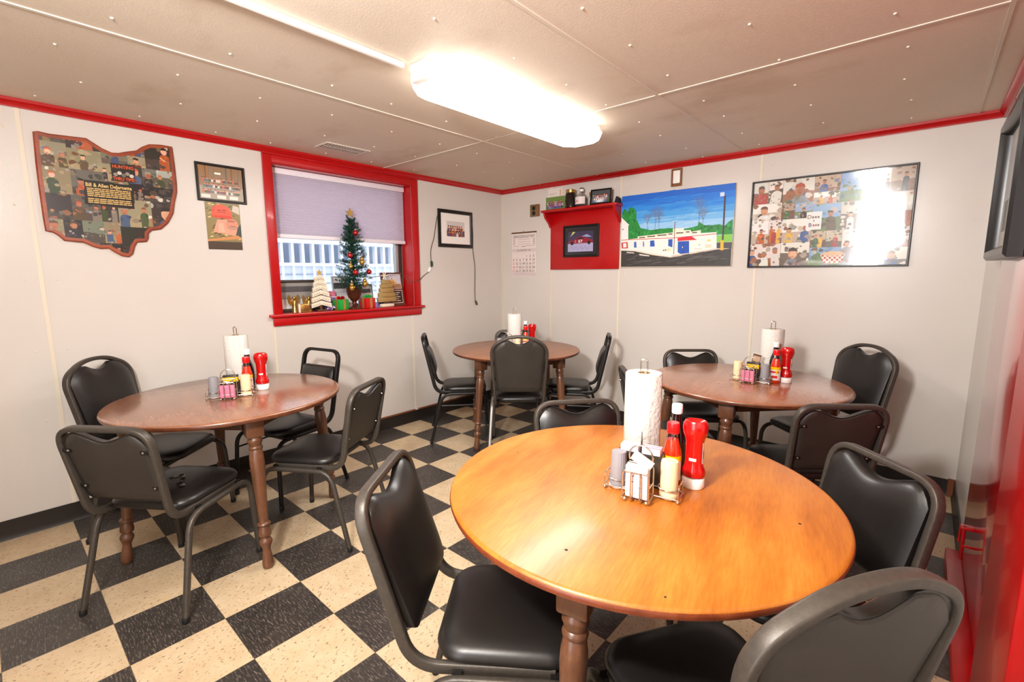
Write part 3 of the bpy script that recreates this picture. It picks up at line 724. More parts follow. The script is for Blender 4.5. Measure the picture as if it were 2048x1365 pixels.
th = thing('wall_outlet', 'brass covered duplex outlet high on the back wall beside the red shelf', 'outlet')
g = G(); g.box(.398, .505, -.010, -.001, 1.955, 2.076, MT['brass'], .003); g.box(.505, .520, -.03, -.001, 1.957, 2.074, MT['wood_plate'], .002); g.build('cover_plate', th)
for z in (1.99, 2.038):
    g = G(); g.lathe([(.021, 0), (.020, .004), (.012, .005)], MT['darkhole'], 16, (.448, -.010, z), None)
    bm = g.bm
    for v in bm.verts:
        d = v.co-V(.448, -.010, z); v.co = V(.448, -.010, z)+V(d.x, -d.z, d.y)
    g.build('socket', th)
th = thing('wall_sensor', 'small white sensor in a wooden surround under the red crown trim', 'sensor')
g = G(); frame_ring(g, BW, 1.885, 2.076, 1.972, 2.215, .013, .02, MT['wood_plate']); g.box(1.89, 1.967, -.004, -.001, 2.08, 2.21, MT['wood_plate']); g.build('surround', th)
g = G(); g.box(1.899, 1.958, -.017, -.0045, 2.098, 2.2, MT['whitecap'], .006); g.build('lens', th)

# red display shelf
th = thing('display_shelf', 'red painted wall shelf board with deep back panel and brackets', 'shelf')
SX0, SX1 = .672, 1.432; SZ = 1.985
g = G(); g.box(SX0, SX1, -.022, -.005, 1.418, SZ-.022, R_, .002); g.build('back_panel', th)
g = G(); g.box(SX0-.03, SX1+.03, -.145, -.005, SZ-.022, SZ, R_, .004); g.build('shelf_board', th)
for x in (SX0-.012, SX1-.01):
    g = G(); pts = [(-.0225, SZ-.022), (-.13, SZ-.022), (-.11, SZ-.07), (-.05, SZ-.12), (-.0225, SZ-.16)]
    g.prism(pts, R_, .022, lambda u, v, w, x=x: V(x+w, u, v)); g.build('bracket', th)
def race(pc, a):
    u0, v0, u1, v1 = a; w, h = u1-u0, v1-v0
    pc.rect(u0, v0, u1, v1, '24211f'); i = (u0+w*.10, v0+h*.12, u1-w*.12, v1-h*.16); w, h = i[2]-i[0], i[3]-i[1]; u0, v0 = i[:2]
    pc.rect(*i, '9a94b4'); pc.rect(u0, v0+h*.42, i[2], i[3], '3c3450'); pc.rect(u0, v0, i[2], v0+h*.40, 'a9a3c6')
    pc.poly([(u0+w*.1, v0+h*.75), (u0+w*.3, v0+h*.98), (u0+w*.2, v0+h)], 'c9d06a'); pc.poly([(u0+w*.5, v0+h*.72), (u0+w*.75, v0+h*.85), (u0+w*.95, v0+h*.7)], '8f9bc4')
    pc.poly([(u0+w*.02, v0+h*.4), (u0+w*.98, v0+h*.42), (u0+w*.98, v0+h*.56), (u0+w*.8, v0+h*.62), (u0+w*.68, v0+h*.74), (u0+w*.4, v0+h*.74), (u0+w*.25, v0+h*.6), (u0+w*.03, v0+h*.52)], '8c1f2c')
    pc.poly([(u0+w*.32, v0+h*.62), (u0+w*.64, v0+h*.62), (u0+w*.6, v0+h*.71), (u0+w*.42, v0+h*.71)], '2b2434')
    pc.disc(u0+w*.17, v0+h*.42, w*.06, '17141a'); pc.disc(u0+w*.84, v0+h*.43, w*.06, '17141a')
    pc.text('57', u0+w*.5, v0+h*.45, h*.13, 'f2eef0', w*.17, bold=.03); pc.text('C', u0+w*.31, v0+h*.46, h*.1, 'e8e0e4')
    pts = [(u0+w*(.1+.06*k), v0+h*(.18+.09*math.sin(k*2.1))) for k in range(13)]
    for a_, b_ in zip(pts, pts[1:]): pc.line(a_, b_, .0016, '3a3560')
fr = framed('picture_frame', 'black framed signed race car photo hanging on the red shelf panel', lambda u, v, w: V(u, -w-.0225, v), (.835, 1.535, 1.232, 1.832), .02, .02, MT['black_frame'], custom=race)
def on_shelf(x, y): return (x, y, SZ)
def jar(name, label, x, y, r, h, body, lid, cat='jar', label_col=None, rl=.8):
    th = thing(name, label, cat, (x, y, SZ+.0005))
    g = G(); g.lathe([(r*.8, 0), (r, .008), (r, h*.66), (r*.9, h*.78), (r*rl, h*.83), (r*rl, h*.86)], body, 24); g.build('jar_body', th)
    g = G(); g.lathe([(r*rl*1.06, h*.83), (r*rl*1.08, h*.85), (r*rl*1.08, h*.985), (r*rl*1.0, h)], lid, 24); g.build('lid', th)
    if label_col:
        g = G(); wrap(g, r+.0012, h*.12, h*.62, -PI*.9, -PI*.1, label_col); g.build('paper_label', th)
    return th
def wrap(g, r, z0, z1, a0, a1, m, n=12, sx=1., sy=1.):
    R = []
    for k in range(n+1):
        a = a0+(a1-a0)*k/n; c, s_ = math.cos(a)*sx, math.sin(a)*sy
        R.append([V(c*r, s_*r, z0), V(c*r, s_*r, z1)])
    vs = [[g.bm.verts.new(p) for p in q] for q in R]; fs = []
    for a, b in zip(vs, vs[1:]): fs.append(g.bm.faces.new((a[0], b[0], b[1], a[1])))
    g._fin(fs, m, True)
jar('mason_jar', 'dark filled mason jar with gold lid on the red shelf', .945, -.075, .054, .168, MT['darkjar'], MT['goldlid'])
th = thing('glass_jug', 'clear round jug with a white label between two jars on the red shelf', 'jug', (1.068, -.078, SZ+.0005))
g = G(); g.lathe([(.05, 0), (.058, .01), (.059, .06), (.05, .09), (.03, .115), (.018, .128), (.016, .15)], MT['jug'], 24); g.build('jug_body', th)
g = G(); g.lathe([(.019, .138), (.0195, .142), (.0195, .166), (.017, .168)], MT['whitecap'], 18); g.lathe([(.0197, .160), (.0197, .169), (.017, .171)], MT['darkhole'], 18); g.build('cap', th)
g = G(); wrap(g, .0602, .022, .088, -PI*.85, -PI*.15, MT['white_pk']); wrap(g, .0607, .045, .052, -PI*.62, -PI*.5, MT['redcap']); wrap(g, .0607, .038, .048, -PI*.7, -PI*.63, MT['redcap']); g.build('paper_label', th)
jar('mason_jar', 'white labelled jar with gold lid half behind the tilted team photo', 1.172, -.047, .042, .125, MT['jug'], MT['goldlid'], label_col=MT['white_pk'])
th = thing('picture_frame', 'black framed team photo standing tilted on the red shelf', 'picture', (1.288, -.116, SZ+.001), math.radians(6))
tilt = Matrix.Rotation(math.radians(-10), 4, 'X')
F = lambda u, v, w: tilt @ V(u+.028*v/.125*.0, -w, v)
g = G(); frame_ring(g, F, -.1, .002, .1, .135, .012, .014, MT['black_frame']); g.build('frame', th)
pc = Pic(F, .006, MT['gprint']); pc.rect(-.09, .012, .09, .126, '35382e')
crowd(pc, (-.085, .016, .085, .122), 7, 3, '4a4e52', '4a5a3a', ['e8e8ec', '8a93b4', 'd8dbe6', '5a6488'], 12, .9); pc.build('photograph', th)
th = thing('black_wedge', 'small black stand at the right end of the red shelf', 'stand', (1.425, -.06, SZ+.001))
g = G(); g.prism([(-.022, 0), (.03, 0), (.022, .045), (.0, .06)], MT['rubber'], .04, lambda u, v, w: V(u, w-.02, v)); g.build('body', th)
th = thing('photo_print', 'small team photo taped to the back wall left of the dark jar', 'photo')
pc = Pic(BW, .0046, MT['print']); pc.rect(.600, 2.008, .828, 2.124, '5d7a3a')
crowd(pc, (.603, 2.01, .825, 2.122), 11, 3, '6a8a44', '5f7f3c', ['6a5a9a', '8478b4', '2c2a3a', '4f4486', 'b0a8cc'], 6, 1.); pc.build('print', th)
th = thing('paper_note', 'cream paper note taped above the small team photo', 'note')  # a handwritten-size paper note, not a sign
pc = Pic(BW, .0044, MT['print']); pc.rect(.625, 2.128, .80, 2.205, 'e3dbd2'); pc.rect(.765, 2.13, .785, 2.19, 'dcb394'); pc.rect(.64, 2.155, .735, 2.158, '9a8f8c'); pc.rect(.64, 2.145, .71, 2.148, 'a89c98'); pc.build('print', th)

# painting of the white roadside building
PT = {
'trees': ('1c8434', [(1.454,1.897),(1.473,1.935),(1.489,1.931),(1.512,1.903),(1.518,1.936),(1.542,1.948),(1.574,1.931),(1.592,1.896),(1.593,1.841),(1.622,1.789),(1.635,1.763),(1.727,1.74),(1.808,1.746),(1.922,1.744),(2.015,1.733),(2.074,1.739),(2.12,1.749),(2.132,1.779),(2.172,1.751),(2.237,1.746),(2.286,1.75),(2.326,1.735),(2.353,1.762),(2.383,1.78),(2.388,1.667),(2.271,1.674),(1.527,1.67),(1.459,1.794)]),
'grass': ('7fc043', [(2.272,1.664),(2.33,1.67),(2.387,1.67),(2.388,1.613),(2.272,1.613)]),
'lot': ('45444a', [(2.272,1.611),(2.388,1.61),(2.387,1.561),(2.277,1.563)]),
'house': ('ece7e6', [(1.452,1.866),(1.529,1.795),(1.519,1.79),(1.523,1.673),(1.453,1.671)]),
'roof': ('f2e6d2', [(1.61,1.694),(1.923,1.709),(1.922,1.741),(2.01,1.738),(2.013,1.722),(2.069,1.719),(2.073,1.706),(2.148,1.714),(2.149,1.691),(1.925,1.683),(1.614,1.672)]),
'front': ('f1e9e2', [(1.456,1.671),(1.924,1.691),(2.27,1.691),(2.277,1.563),(1.916,1.511),(1.747,1.544),(1.587,1.577),(1.459,1.581)]),
'stripe': ('c0443c', [(1.456,1.671),(1.52,1.674),(1.925,1.667),(2.271,1.681),(2.271,1.676),(1.926,1.662),(1.524,1.668),(1.458,1.666)]),
'awn': ('d3142c', [(1.964,1.662),(2.077,1.67),(2.121,1.64),(1.965,1.638)]),
'door': ('1e4fae', [(1.968,1.635),(2.06,1.634),(2.065,1.539),(1.995,1.533),(1.97,1.547)]),
'w1': ('2456b4', [(1.727,1.652),(1.763,1.654),(1.771,1.603),(1.729,1.602)]), 'w2': ('2456b4', [(1.887,1.655),(1.923,1.656),(1.924,1.589),(1.888,1.601)]),
'w3': ('4468b8', [(1.578,1.648),(1.6,1.65),(1.605,1.599),(1.58,1.6)]), 'w4': ('5a78bc', [(1.661,1.647),(1.672,1.648),(1.675,1.605),(1.663,1.605)]),
'sgn': ('c9403c', [(1.457,1.648),(1.518,1.651),(1.523,1.596),(1.462,1.596)]), 'sgn2': ('f0e6e2', [(1.474,1.64),(1.505,1.642),(1.508,1.606),(1.476,1.604)]),
'kerb': ('d3c2b2', [(1.915,1.522),(2.277,1.568),(2.365,1.564),(2.363,1.557),(2.278,1.558),(1.916,1.505)]),
'road': ('3b3736', [(1.457,1.579),(1.587,1.568),(1.747,1.532),(1.916,1.506),(2.278,1.558),(2.365,1.560),(2.386,1.561),(2.387,1.432),(1.458,1.436)]),
'l1': ('f0e2d4', [(1.511,1.565),(1.581,1.557),(1.585,1.55),(1.511,1.558)]), 'l2': ('f0e2d4', [(1.631,1.544),(1.723,1.529),(1.724,1.521),(1.635,1.533)]),
'pole': ('4a2430', [(2.311,1.959),(2.323,1.96),(2.325,1.626),(2.313,1.626)]), 'pole2': ('f0ae2c', [(2.303,1.627),(2.326,1.628),(2.329,1.551),(2.305,1.552)]), 'lamp': ('cfe0f0', [(2.28,1.985),(2.311,1.986),(2.313,1.957),(2.282,1.955)]),
'thin': ('7a3a34', [(1.933,1.793),(1.938,1.793),(1.941,1.53),(1.936,1.53)]), 'y1': ('e8cf5a', [(2.201,1.637),(2.228,1.638),(2.229,1.625),(2.201,1.624)]), 'y2': ('f0d9a0', [(1.876,1.583),(1.907,1.582),(1.908,1.56),(1.877,1.559)]),
}
th = thing('wall_painting', 'unframed canvas painting of a low white building under blue sky', 'painting')
g = G(); g.box(1.450, 2.390, -.020, -.001, 1.431, 2.045, MT['cream_wood']); g.build('canvas', th)
pc = Pic(BW, .0204, MT['canvas']); q = random.Random(3)
SKY = ['1462c8', '1874d6', '2888de', '449ae0', '6cb0e4', '94c4ea', 'acd0ee']
for k in range(7): pc.rect(1.450, 2.045-.05*(k+1) if k < 6 else 1.62, 2.390, 2.045-.05*k, SKY[k]); pc.k = 0
pc.k = 1
for k in range(150):
    u, v = q.uniform(1.46, 2.25), q.uniform(1.74, 2.04); l = q.uniform(.05, .14); i = min(6, max(0, int((2.045-v)/.05)+q.choice([-1, 0, 1])))
    pc.k = 1+k % 75; pc.poly([(u, v), (u+l, v+.004), (u+l*.8, v+.009), (u+l*.1, v+.006)], SKY[i])
pc.k = 80
twn = [0]
def twig(u, v, a, l, d):
    e = (u+math.cos(a)*l, v+math.sin(a)*l); twn[0] += 1; pc.k = 80+twn[0] % 50; pc.line((u, v), e, .001+.0007*d, '6c7290')
    if d > 0:
        for s in (-1, 1): twig(*e, a+s*q.uniform(.2, .5), l*q.uniform(.6, .85), d-1)
        if d > 1: twig(*e, a+q.uniform(-.15, .15), l*.8, d-1)
for u, v, l in ((1.764, 1.745, .06), (1.70, 1.75, .04), (1.80, 1.75, .045), (2.125, 1.75, .07), (2.16, 1.75, .04)): twig(u, v, PI/2+q.uniform(-.1, .1), l, 4)
pc.k = 135
for nm in ('trees', 'grass', 'lot', 'house', 'front', 'roof'):
    c, pts = PT[nm]; pc.poly(pts, c)
    if nm == 'trees':
        k0 = pc.k
        for k in range(260):
            u, v = q.uniform(1.455, 2.385), q.uniform(1.675, 1.94)
            if inside((u, v), pts): pc.k = k0+k % 60; pc.disc(u, v, q.uniform(.006, .012), q.choice(['0f5f22', '24913a', '14692a', '2aa043']), n=6)
        pc.k = k0+64
for nm in ('stripe', 'kerb', 'road', 'l1', 'l2', 'awn', 'door', 'w1', 'w2', 'w3', 'w4', 'sgn', 'sgn2', 'y1', 'y2', 'thin', 'pole', 'pole2', 'lamp'):
    c, pts = PT[nm]; pc.poly(pts, c)
    if nm == 'road':
        k0 = pc.k
        for k in range(110):
            u, v = q.uniform(1.47, 2.28), q.uniform(1.44, 1.56)
            if inside((u, v), pts) and inside((u+.09, v+.01), pts): pc.k = k0+k % 60; pc.poly([(u, v), (u+.09, v+.008), (u+.07, v+.016), (u+.02, v+.008)], q.choice(['4a4645', '2d2a2a', '55504e', '3a3534']))
        pc.k = k0+64
for u0, u1, v in ((1.625, 1.68, 1.685), (1.70, 1.77, 1.690), (1.79, 1.87, 1.695), (1.885, 1.92, 1.70), (1.95, 2.01, 1.705), (2.03, 2.06, 1.708), (2.08, 2.12, 1.70)): pc.rect(u0, v-.007, u1, v+.002, '5c4a3a')
pc.line((2.015, 1.634), (2.013, 1.537), .003, '16356e'); pc.rect(2.006, 1.58, 2.012, 1.592, 'e8e0d4'); pc.rect(1.845, 1.562, 1.855, 1.572, '3a2a20'); pc.rect(1.862, 1.564, 1.872, 1.574, '3a2a20')
pc.line((1.936, 1.79), (1.955, 1.792), .003, '8a7a84'); pc.disc(1.468, 1.762, .009, '2c3a78', n=3); pc.disc(2.143, 1.60, .006, '3a3a4a', n=3)
pc.rect(2.19, 1.575, 2.235, 1.6, 'f0d2b4'); pc.rect(2.105, 1.565, 2.165, 1.573, 'eccfc0'); pc.rect(2.243, 1.64, 2.258, 1.66, 'e2dae6')
pc.build('painted_face', th)

# photo collage poster, slightly bowed behind its glossy sheet
th = thing('collage_poster', 'wide dark framed glossy photo collage right of the painting', 'poster')
def CF(u, v, w):
    s = (u-2.505)/.921; t_ = (v-1.418)/.615
    return V(u, -w-.012*max(0, s*(1-s)*4)*max(0, 4*t_*(1-t_))*.5, v)
g = G(); frame_ring(g, BW, 2.503, 1.416, 3.428, 2.034, .012, .025, MT['black_frame']); g.build('frame', th)
g = G(); R = []
for j in range(25):
    R.append([BW(2.512+.907*i/36, 1.425+.60*j/24, .0215-.0105*(4*j/24*(1-j/24))**.8*(4*i/36*(1-i/36))**.6+.0003*math.sin(i*.22+j*.3)) for i in range(37)])
vs = [[g.bm.verts.new(p) for p in r] for r in R]
g._fin([g.bm.faces.new((a[k], a[k+1], b[k+1], b[k])) for a, b in zip(vs, vs[1:]) for k in range(36)], MT['sheet'], True); g.build('glossy_sheet', th)
pc = Pic(BW, .0062, MT['cprint']); rnd = random.Random(21)
cells(pc, split_rects((2.513, 1.426, 3.418, 2.024), rnd, .105), rnd, 'diner', .0008)
k0 = pc.k; pc.k += 1
pc.poly([(2.985, 1.44), (3.075, 1.44), (3.10, 1.50), (2.96, 1.50)], 'e8d8c8')
for i in range(9):
    for j in range(4):
        if (i+j) % 2: u, v = 2.968+i*.014, 1.442+j*.0145; pc.rect(u, v, u+.012, v+.0125, 'b02a24')
pc.disc(3.03, 1.505, .062, 'd9b48a', .016)
pc.rect(2.86, 1.67, 2.95, 1.79, 'e9e4e2')
pc.text('D', 2.878, 1.745, .026, '8a6a3c', bold=.03); pc.text('B', 2.885, 1.69, .026, '4a4a6a', bold=.03)
for k in range(3): pc.rect(2.893+k*.016, 1.746, 2.905+k*.016, 1.760, '7a6a60'); pc.rect(2.900+k*.014, 1.692, 2.911+k*.014, 1.706, ['b0503c', '8a7a6a', '7a6a60'][k])
pc.poly([(2.9, 1.735), (2.91, 1.735), (2.905, 1.718)], '8a7a70')
pc.build('photo_collage', th)
# ================================================================== WINDOW SILL DISPLAY
ZS = OZ0+.0006
rnd = random.Random(31)
# little christmas tree
TX, TY = -.02, -1.795
th = thing('christmas_tree', 'small decorated artificial Christmas tree in a bronze urn on the window sill', 'christmas tree', (TX, TY, ZS))
g = G(); g.lathe([(.045, 0), (.045, .012), (.03, .02), (.016, .035), (.02, .05), (.016, .06), (.03, .075), (.048, .1), (.054, .14), (.060, .165), (.066, .172), (.066, .180), (.055, .178)], MT['urn'], 28)
g.box(-.05, .05, -.05, .05, 0, .010, MT['urn'], .003)
for k in range(20):
    a = 2*PI*k/20; g.tube([(math.cos(a)*.043, math.sin(a)*.043, .092), (math.cos(a)*.054, math.sin(a)*.054, .125), (math.cos(a)*.060, math.sin(a)*.060, .162)], MT['urn'], .003, 6)
g.build('urn', th)
g = G(); g.tube([(0, 0, .16), (.0, .003, .4), (0, .0, .735)], MT['brown'], .007, 6); g.build('trunk', th)
g = G()
ORN = [((.06, .005, .615), .040), ((.075, -.062, .435), .040), ((.115, -.045, .300), .040), ((.085, .095, .305), .040), ((.097, .028, .395), .052), ((.102, -.075, .356), .042), ((.097, -.072, .19), .050), ((.097, .045, .22), .052)]
def needles(g, a, b, n, ln):
    a, b = V(*a), V(*b); d = (b-a).normalized()
    for k in range(n):
        p = a.lerp(b, (k+.5)/n); r = V(rnd.gauss(0, 1), rnd.gauss(0, 1), rnd.gauss(0, 1)); r = (r-d*r.dot(d))
        if r.length < .01: continue
        e = (r.normalized()*.8+d*.7).normalized()*ln*rnd.uniform(.7, 1.2)
        if any(((p+e*.5)-V(*o_)).length < o_r for o_, o_r in ORN): continue
        s = e.cross(V(0, 0, 1)).normalized()*.0032
        g.poly([p-s, p+s, p+e], MT['needle'])
nb = 190
for k in range(nb):
    f = k/nb; z = .185+.545*f; r = (.135*(1-f)**.75+.036)*rnd.uniform(.75, 1.1); a = k*2.399
    tip = (math.cos(a)*r*.25 if math.cos(a) < 0 else math.cos(a)*r, math.sin(a)*r, z+rnd.uniform(-.02, .035))
    needles(g, (0, 0, z-.012), tip, int(30+r*260), .026)
g.build('foliage', th)
g = G()
for k in range(5):
    a = PI/2+2*PI*k/5; g.prism([(math.cos(a)*.042, math.sin(a)*.042), (math.cos(a+.62)*.015, math.sin(a+.62)*.015), (0, 0), (math.cos(a-.62)*.015, math.sin(a-.62)*.015)], MT['gold'], .012, lambda u, v, w: V(w-.006, u, .775+v))
g.build('star', th)
def bauble(label, dy, dz, dx, r=.022):
    th = thing('bauble', label, 'ornament', (TX+dx, TY+dy, ZS+dz)); g = G(); g.sphere((0, 0, 0), r, MT['bauble'], n=18); g.build('ball', th)
    g = G(); g.lathe([(.006, r-.001), (.006, r+.006)], MT['gold'], 10); g.build('cap', th)
bauble('red bauble highest on the small Christmas tree', .005, .615, .06)
bauble('red bauble halfway up the left edge of the small Christmas tree', -.062, .435, .075)
bauble('red bauble low on the middle of the small Christmas tree', -.045, .300, .115)
bauble('red bauble low on the right edge of the small Christmas tree', .095, .305, .085)
def charm(label, dy, dz, dx, s=1.):
    th = thing('gold_ornament', label, 'ornament', (TX+dx+.012, TY+dy, ZS+dz)); g = G()
    g.sphere((0, 0, .016*s), .013*s, MT['goldlid'], 1, 1, 1.2); g.sphere((0, 0, -.008*s), .018*s, MT['goldlid'], 1, 1, 1.25)
    g.sphere((.008*s, -.014*s, -.002*s), .008*s, MT['goldlid']); g.sphere((.008*s, .014*s, -.002*s), .008*s, MT['goldlid']); g.build('figure', th)
    g = G(); g.tube([(0, 0, .03*s), (0, .003, .05*s)], MT['gold'], .0015, 5); g.build('hook', th)
charm('large gold figure ornament on the middle of the small Christmas tree', .028, .39, .085, 1.15)
charm('small gold ornament on the left side of the Christmas tree above the low bauble', -.075, .352, .09, .75)
charm('gold doll ornament hanging beside the left rim of the bronze urn', -.072, .185, .085, 1.1)
charm('gold bell shaped ornament hanging over the right rim of the bronze urn', .045, .215, .085, 1.15)
# gifts
def gift(name, label, y, x, sx, sy, h, m, bow, bow2=None, rot=.0):
    th = thing(name, label, 'gift box', (x, y, ZS), rot)
    g = G(); g.box(-sx/2, sx/2, -sy/2, sy/2, 0, h, m, .004); g.build('box', th)
    g = G(); e = .0012
    g.box(-.011, .011, -sy/2-e, sy/2+e, .0, h+e, MT['gold']); g.box(-sx/2-e, sx/2+e, -.012, .012, .0, h+e, MT['gold']); g.build('ribbon', th)
    g = G()
    for k in range(6):
        a = k*PI/3; c, s = math.cos(a), math.sin(a)
        g.tube(fillet([(0, 0, h+.002), (c*.018, s*.018, h+.026), (c*.034, s*.034, h+.012), (c*.006, s*.006, h+.004)], .01, 4), bow, .006, 6, .0015)
    if bow2: g.sphere((.0, .018, h+.022), .010, bow2, 1, 1, 1.6)
    g.build('bow', th)
gift('gift_box', 'green gift box with gold ribbon and red bow left of the bronze urn', -1.905, -.045, .085, .095, .083, MT['green_box'], MT['bauble'], rot=.25)
gift('gift_box', 'red gift box with gold ribbon and green bow right of the bronze urn', -1.655, -.05, .085, .10, .085, MT['red_box'], MT['green_box'], MT['goldlid'], .2)
th = thing('gift_box', 'gold foil wrapped box at the left end of the window sill', 'gift box', (-.035, -2.215, ZS), -.25)
g = G(); g.box(-.03, .03, -.04, .04, 0, .062, MT['foil'], .004); g.build('box', th)
g = G(); g.box(-.0312, .0312, -.0405, -.028, 0, .0635, MT['cream_wood'], .001); g.build('trim_band', th)
# gold angels
def angel(label, y, x, s=1.):
    th = thing('angel_figurine', label, 'figurine', (x, y, ZS)); g = G()
    g.lathe([(.026*s, 0), (.024*s, .01*s), (.014*s, .055*s), (.016*s, .075*s), (.007*s, .092*s)], MT['foil'], 16); g.sphere((0, 0, .104*s), .013*s, MT['foil']); g.build('body', th)
    for sg in (-1, 1):
        g = G(); g.prism([(sg*.004, .045*s), (sg*.012*s, .095*s), (sg*.034*s, .128*s), (sg*.044*s, .10*s), (sg*.036*s, .062*s)], MT['foil'], .005, lambda u, v, w: V(-.014+w-.0025, u, v)); g.build('wing', th)
angel('gold angel figurine behind the foil box at the left end of the sill', -2.265, -.075, 1.05)
angel('gold angel figurine right of the foil box beside the chevron board tree', -2.155, -.075, 1.0)
# chevron board tree
th = thing('board_tree', 'cream tree made of stacked chevron boards with gold star on the sill', 'decoration', (-.035, -2.075, ZS), -.1)
for k, (hwid, z) in enumerate(((.078, .05), (.072, .092), (.066, .134), (.058, .174), (.050, .212), (.038, .250))):
    g = G(); n_ = .033
    g.prism([(-hwid, z-.024), (0, z), (hwid, z-.024), (hwid, z-.024+n_), (0, z+n_), (-hwid, z-.024+n_)], MT['cream_wood'], .03-.002*k, lambda u, v, w: V(w-.015, u, v)); 
    for s_ in (-1, 1):
        for j in range(4):
            u = s_*hwid*(.2+.19*j); zz = z-.024*abs(u)/hwid+.008
            g.poly([V(.0153-.002*k, u-.003, zz), V(.0153-.002*k, u+.003, zz), V(.0153-.002*k, u+.002, zz+.007), V(.0153-.002*k, u-.002, zz+.007)], MT['brass'])
    g.build('chevron_board', th)
g = G(); g.box(-.014, .0, -.009, .009, 0, .26, MT['brown']); g.box(-.02, .02, -.035, .035, 0, .012, MT['brown'], .003); g.build('stand', th)
g = G()
for k in range(5):
    a = PI/2+2*PI*k/5; g.prism([(math.cos(a)*.026, math.sin(a)*.026), (math.cos(a+.62)*.011, math.sin(a+.62)*.011), (0, 0), (math.cos(a-.62)*.011, math.sin(a-.62)*.011)], MT['gold'], .008, lambda u, v, w: V(w-.004, u, .30+v))
g.build('star', th)
# stacked glitter sign tree
th = thing('glitter_sign', 'gold glitter stacked block tree sign with snowflake at the right of the sill', 'decoration', (-.035, -1.475, ZS), .12)
for k, (hw_, z0, z1) in enumerate(((.098, .045, .085), (.088, .087, .125), (.076, .127, .165), (.062, .167, .20), (.044, .202, .235))):
    g = G(); g.box(-.014, .014, -hw_, hw_, z0, z1, MT['glitter'], .003); g.build('block', th)
g = G(); g.box(-.02, .022, -.07, .07, 0, .028, MT['cream_wood'], .01); g.box(-.008, .008, -.014, .014, .02, .05, MT['brown']); g.build('base', th)
g = G()
for k in range(6):
    a = k*PI/3; g.tube([(0, -.015, .272), (0, -.015+math.cos(a)*.036, .272+math.sin(a)*.036)], MT['cream_wood'], .0045, 6)
g.build('snowflake', th)
# plaque, frames behind, small items
th = thing('award_plaque', 'dark wooden award plaque with photo and black plate at the right of the sill', 'plaque', (-.115, -1.345, ZS), .12)
tl = Matrix.Rotation(math.radians(-8), 4, 'Y')
F = lambda u, v, w: tl @ V(w, u, v)
g = G(); g.prism([(-.118, 0), (.118, 0), (.118, .30), (-.118, .30)], MT['darkedge'], .018, F); g.build('board', th)
pc = Pic(F, .0185, MT['print']); pc.rect(-.098, .152, .1, .285, 'd7d2cf'); pc.rect(-.094, .155, .096, .281, 'c8ccd4'); pc.rect(-.094, .155, .096, .195, '9a7558')
for k in range(14): pc.disc(-.01+rnd.uniform(-.05, .05), .185+rnd.uniform(0, .05), rnd.uniform(.006, .014), rnd.choice(['d8a43c', 'c98f30', 'e0b85a', 'b9813a']), n=7)
pc.poly([(-.02, .2), (.015, .2), (-.002, .27)], 'd0a040'); pc.build('photo', th)
pc = Pic(F, .0185, MT['print']); pc.rect(-.02, .02, .1, .138, 'd2c6b4'); pc.rect(-.015, .025, .095, .133, '1d1714')
for k in range(5): pc.rect(.0, .11-k*.018, .07-(k % 2)*.02, .117-k*.018, 'c9bba0')
pc.build('engraved_plate', th)
def sill_frame(label, y, x, w_, h, rot, bw, m, matc):
    th = thing('picture_frame', label, 'picture', (x, y, ZS), rot); tl = Matrix.Rotation(math.radians(-7), 4, 'Y')
    F = lambda u, v, w: tl @ V(w, u, v)
    g = G(); frame_ring(g, F, -w_/2, 0, w_/2, h, bw, .016, m); g.build('frame', th)
    pc = Pic(F, .006, MT['gprint']); pc.rect(-w_/2+bw*.8, bw*.8, w_/2-bw*.8, h-bw*.8, matc); pc.rect(-w_/2+bw*1.8, bw*1.2, w_/2-bw*1.8, h*.4, 'e6e2dc'); pc.rect(-w_/2+bw*1.8, h*.62, w_/2-bw*1.8, h*.8, '4a4648'); pc.build('picture', th)
sill_frame('wide dark picture frame leaning at the left end behind the gold angels', -2.195, -.125, .38, .245, 0., .022, MT['sash'], '8a857f')
sill_frame('grey frame leaning behind the left side of the Christmas tree', -1.83, -.135, .17, .27, .0, .008, MT['metal_grey'], 'c9c8cc')
sill_frame('grey frame leaning behind the right side of the Christmas tree', -1.62, -.135, .15, .20, .0, .010, MT['metal_grey'], 'c4c0c4')
th = thing('purple_box', 'pink and purple box behind the green gift box', 'box', (-.118, -1.957, ZS))
g = G(); g.box(-.02, .02, -.041, .041, 0, .105, MT['purple'], .004); g.build('box', th); g = G(); g.box(-.021, .021, -.0415, .0415, .105, .15, MT['pink'], .006); g.box(-.0215, .0215, -.042, .042, .100, .107, MT['white_pk']); g.build('lid', th)
th = thing('candle', 'small lilac candle beside the red gift box', 'candle', (-.03, -1.583, ZS)); g = G(); g.lathe([(.019, 0), (.020, .004), (.020, .036), (.017, .038)], MT['purple'], 18); g.build('wax', th)
g = G(); g.tube([(0, 0, .037), (0, .002, .046)], MT['rubber'], .001, 5); g.build('wick', th)
th = thing('bow', 'purple and white tinsel bow at the foot of the chevron board tree', 'bow', (-.02, -2.0, ZS)); g = G()
for k in range(16):
    a = k*2.4; e = (math.cos(a)*.014, math.sin(a)*.034, .012+.03*((k*7) % 5)/5); g.tube(fillet([(0, 0, .004), (e[0]*.6, e[1]*.6, e[2]+.012), e], .01, 3), MT['purple'] if k % 3 else MT['white_pk'], .004, 5, .001)
g.build('loops', th)

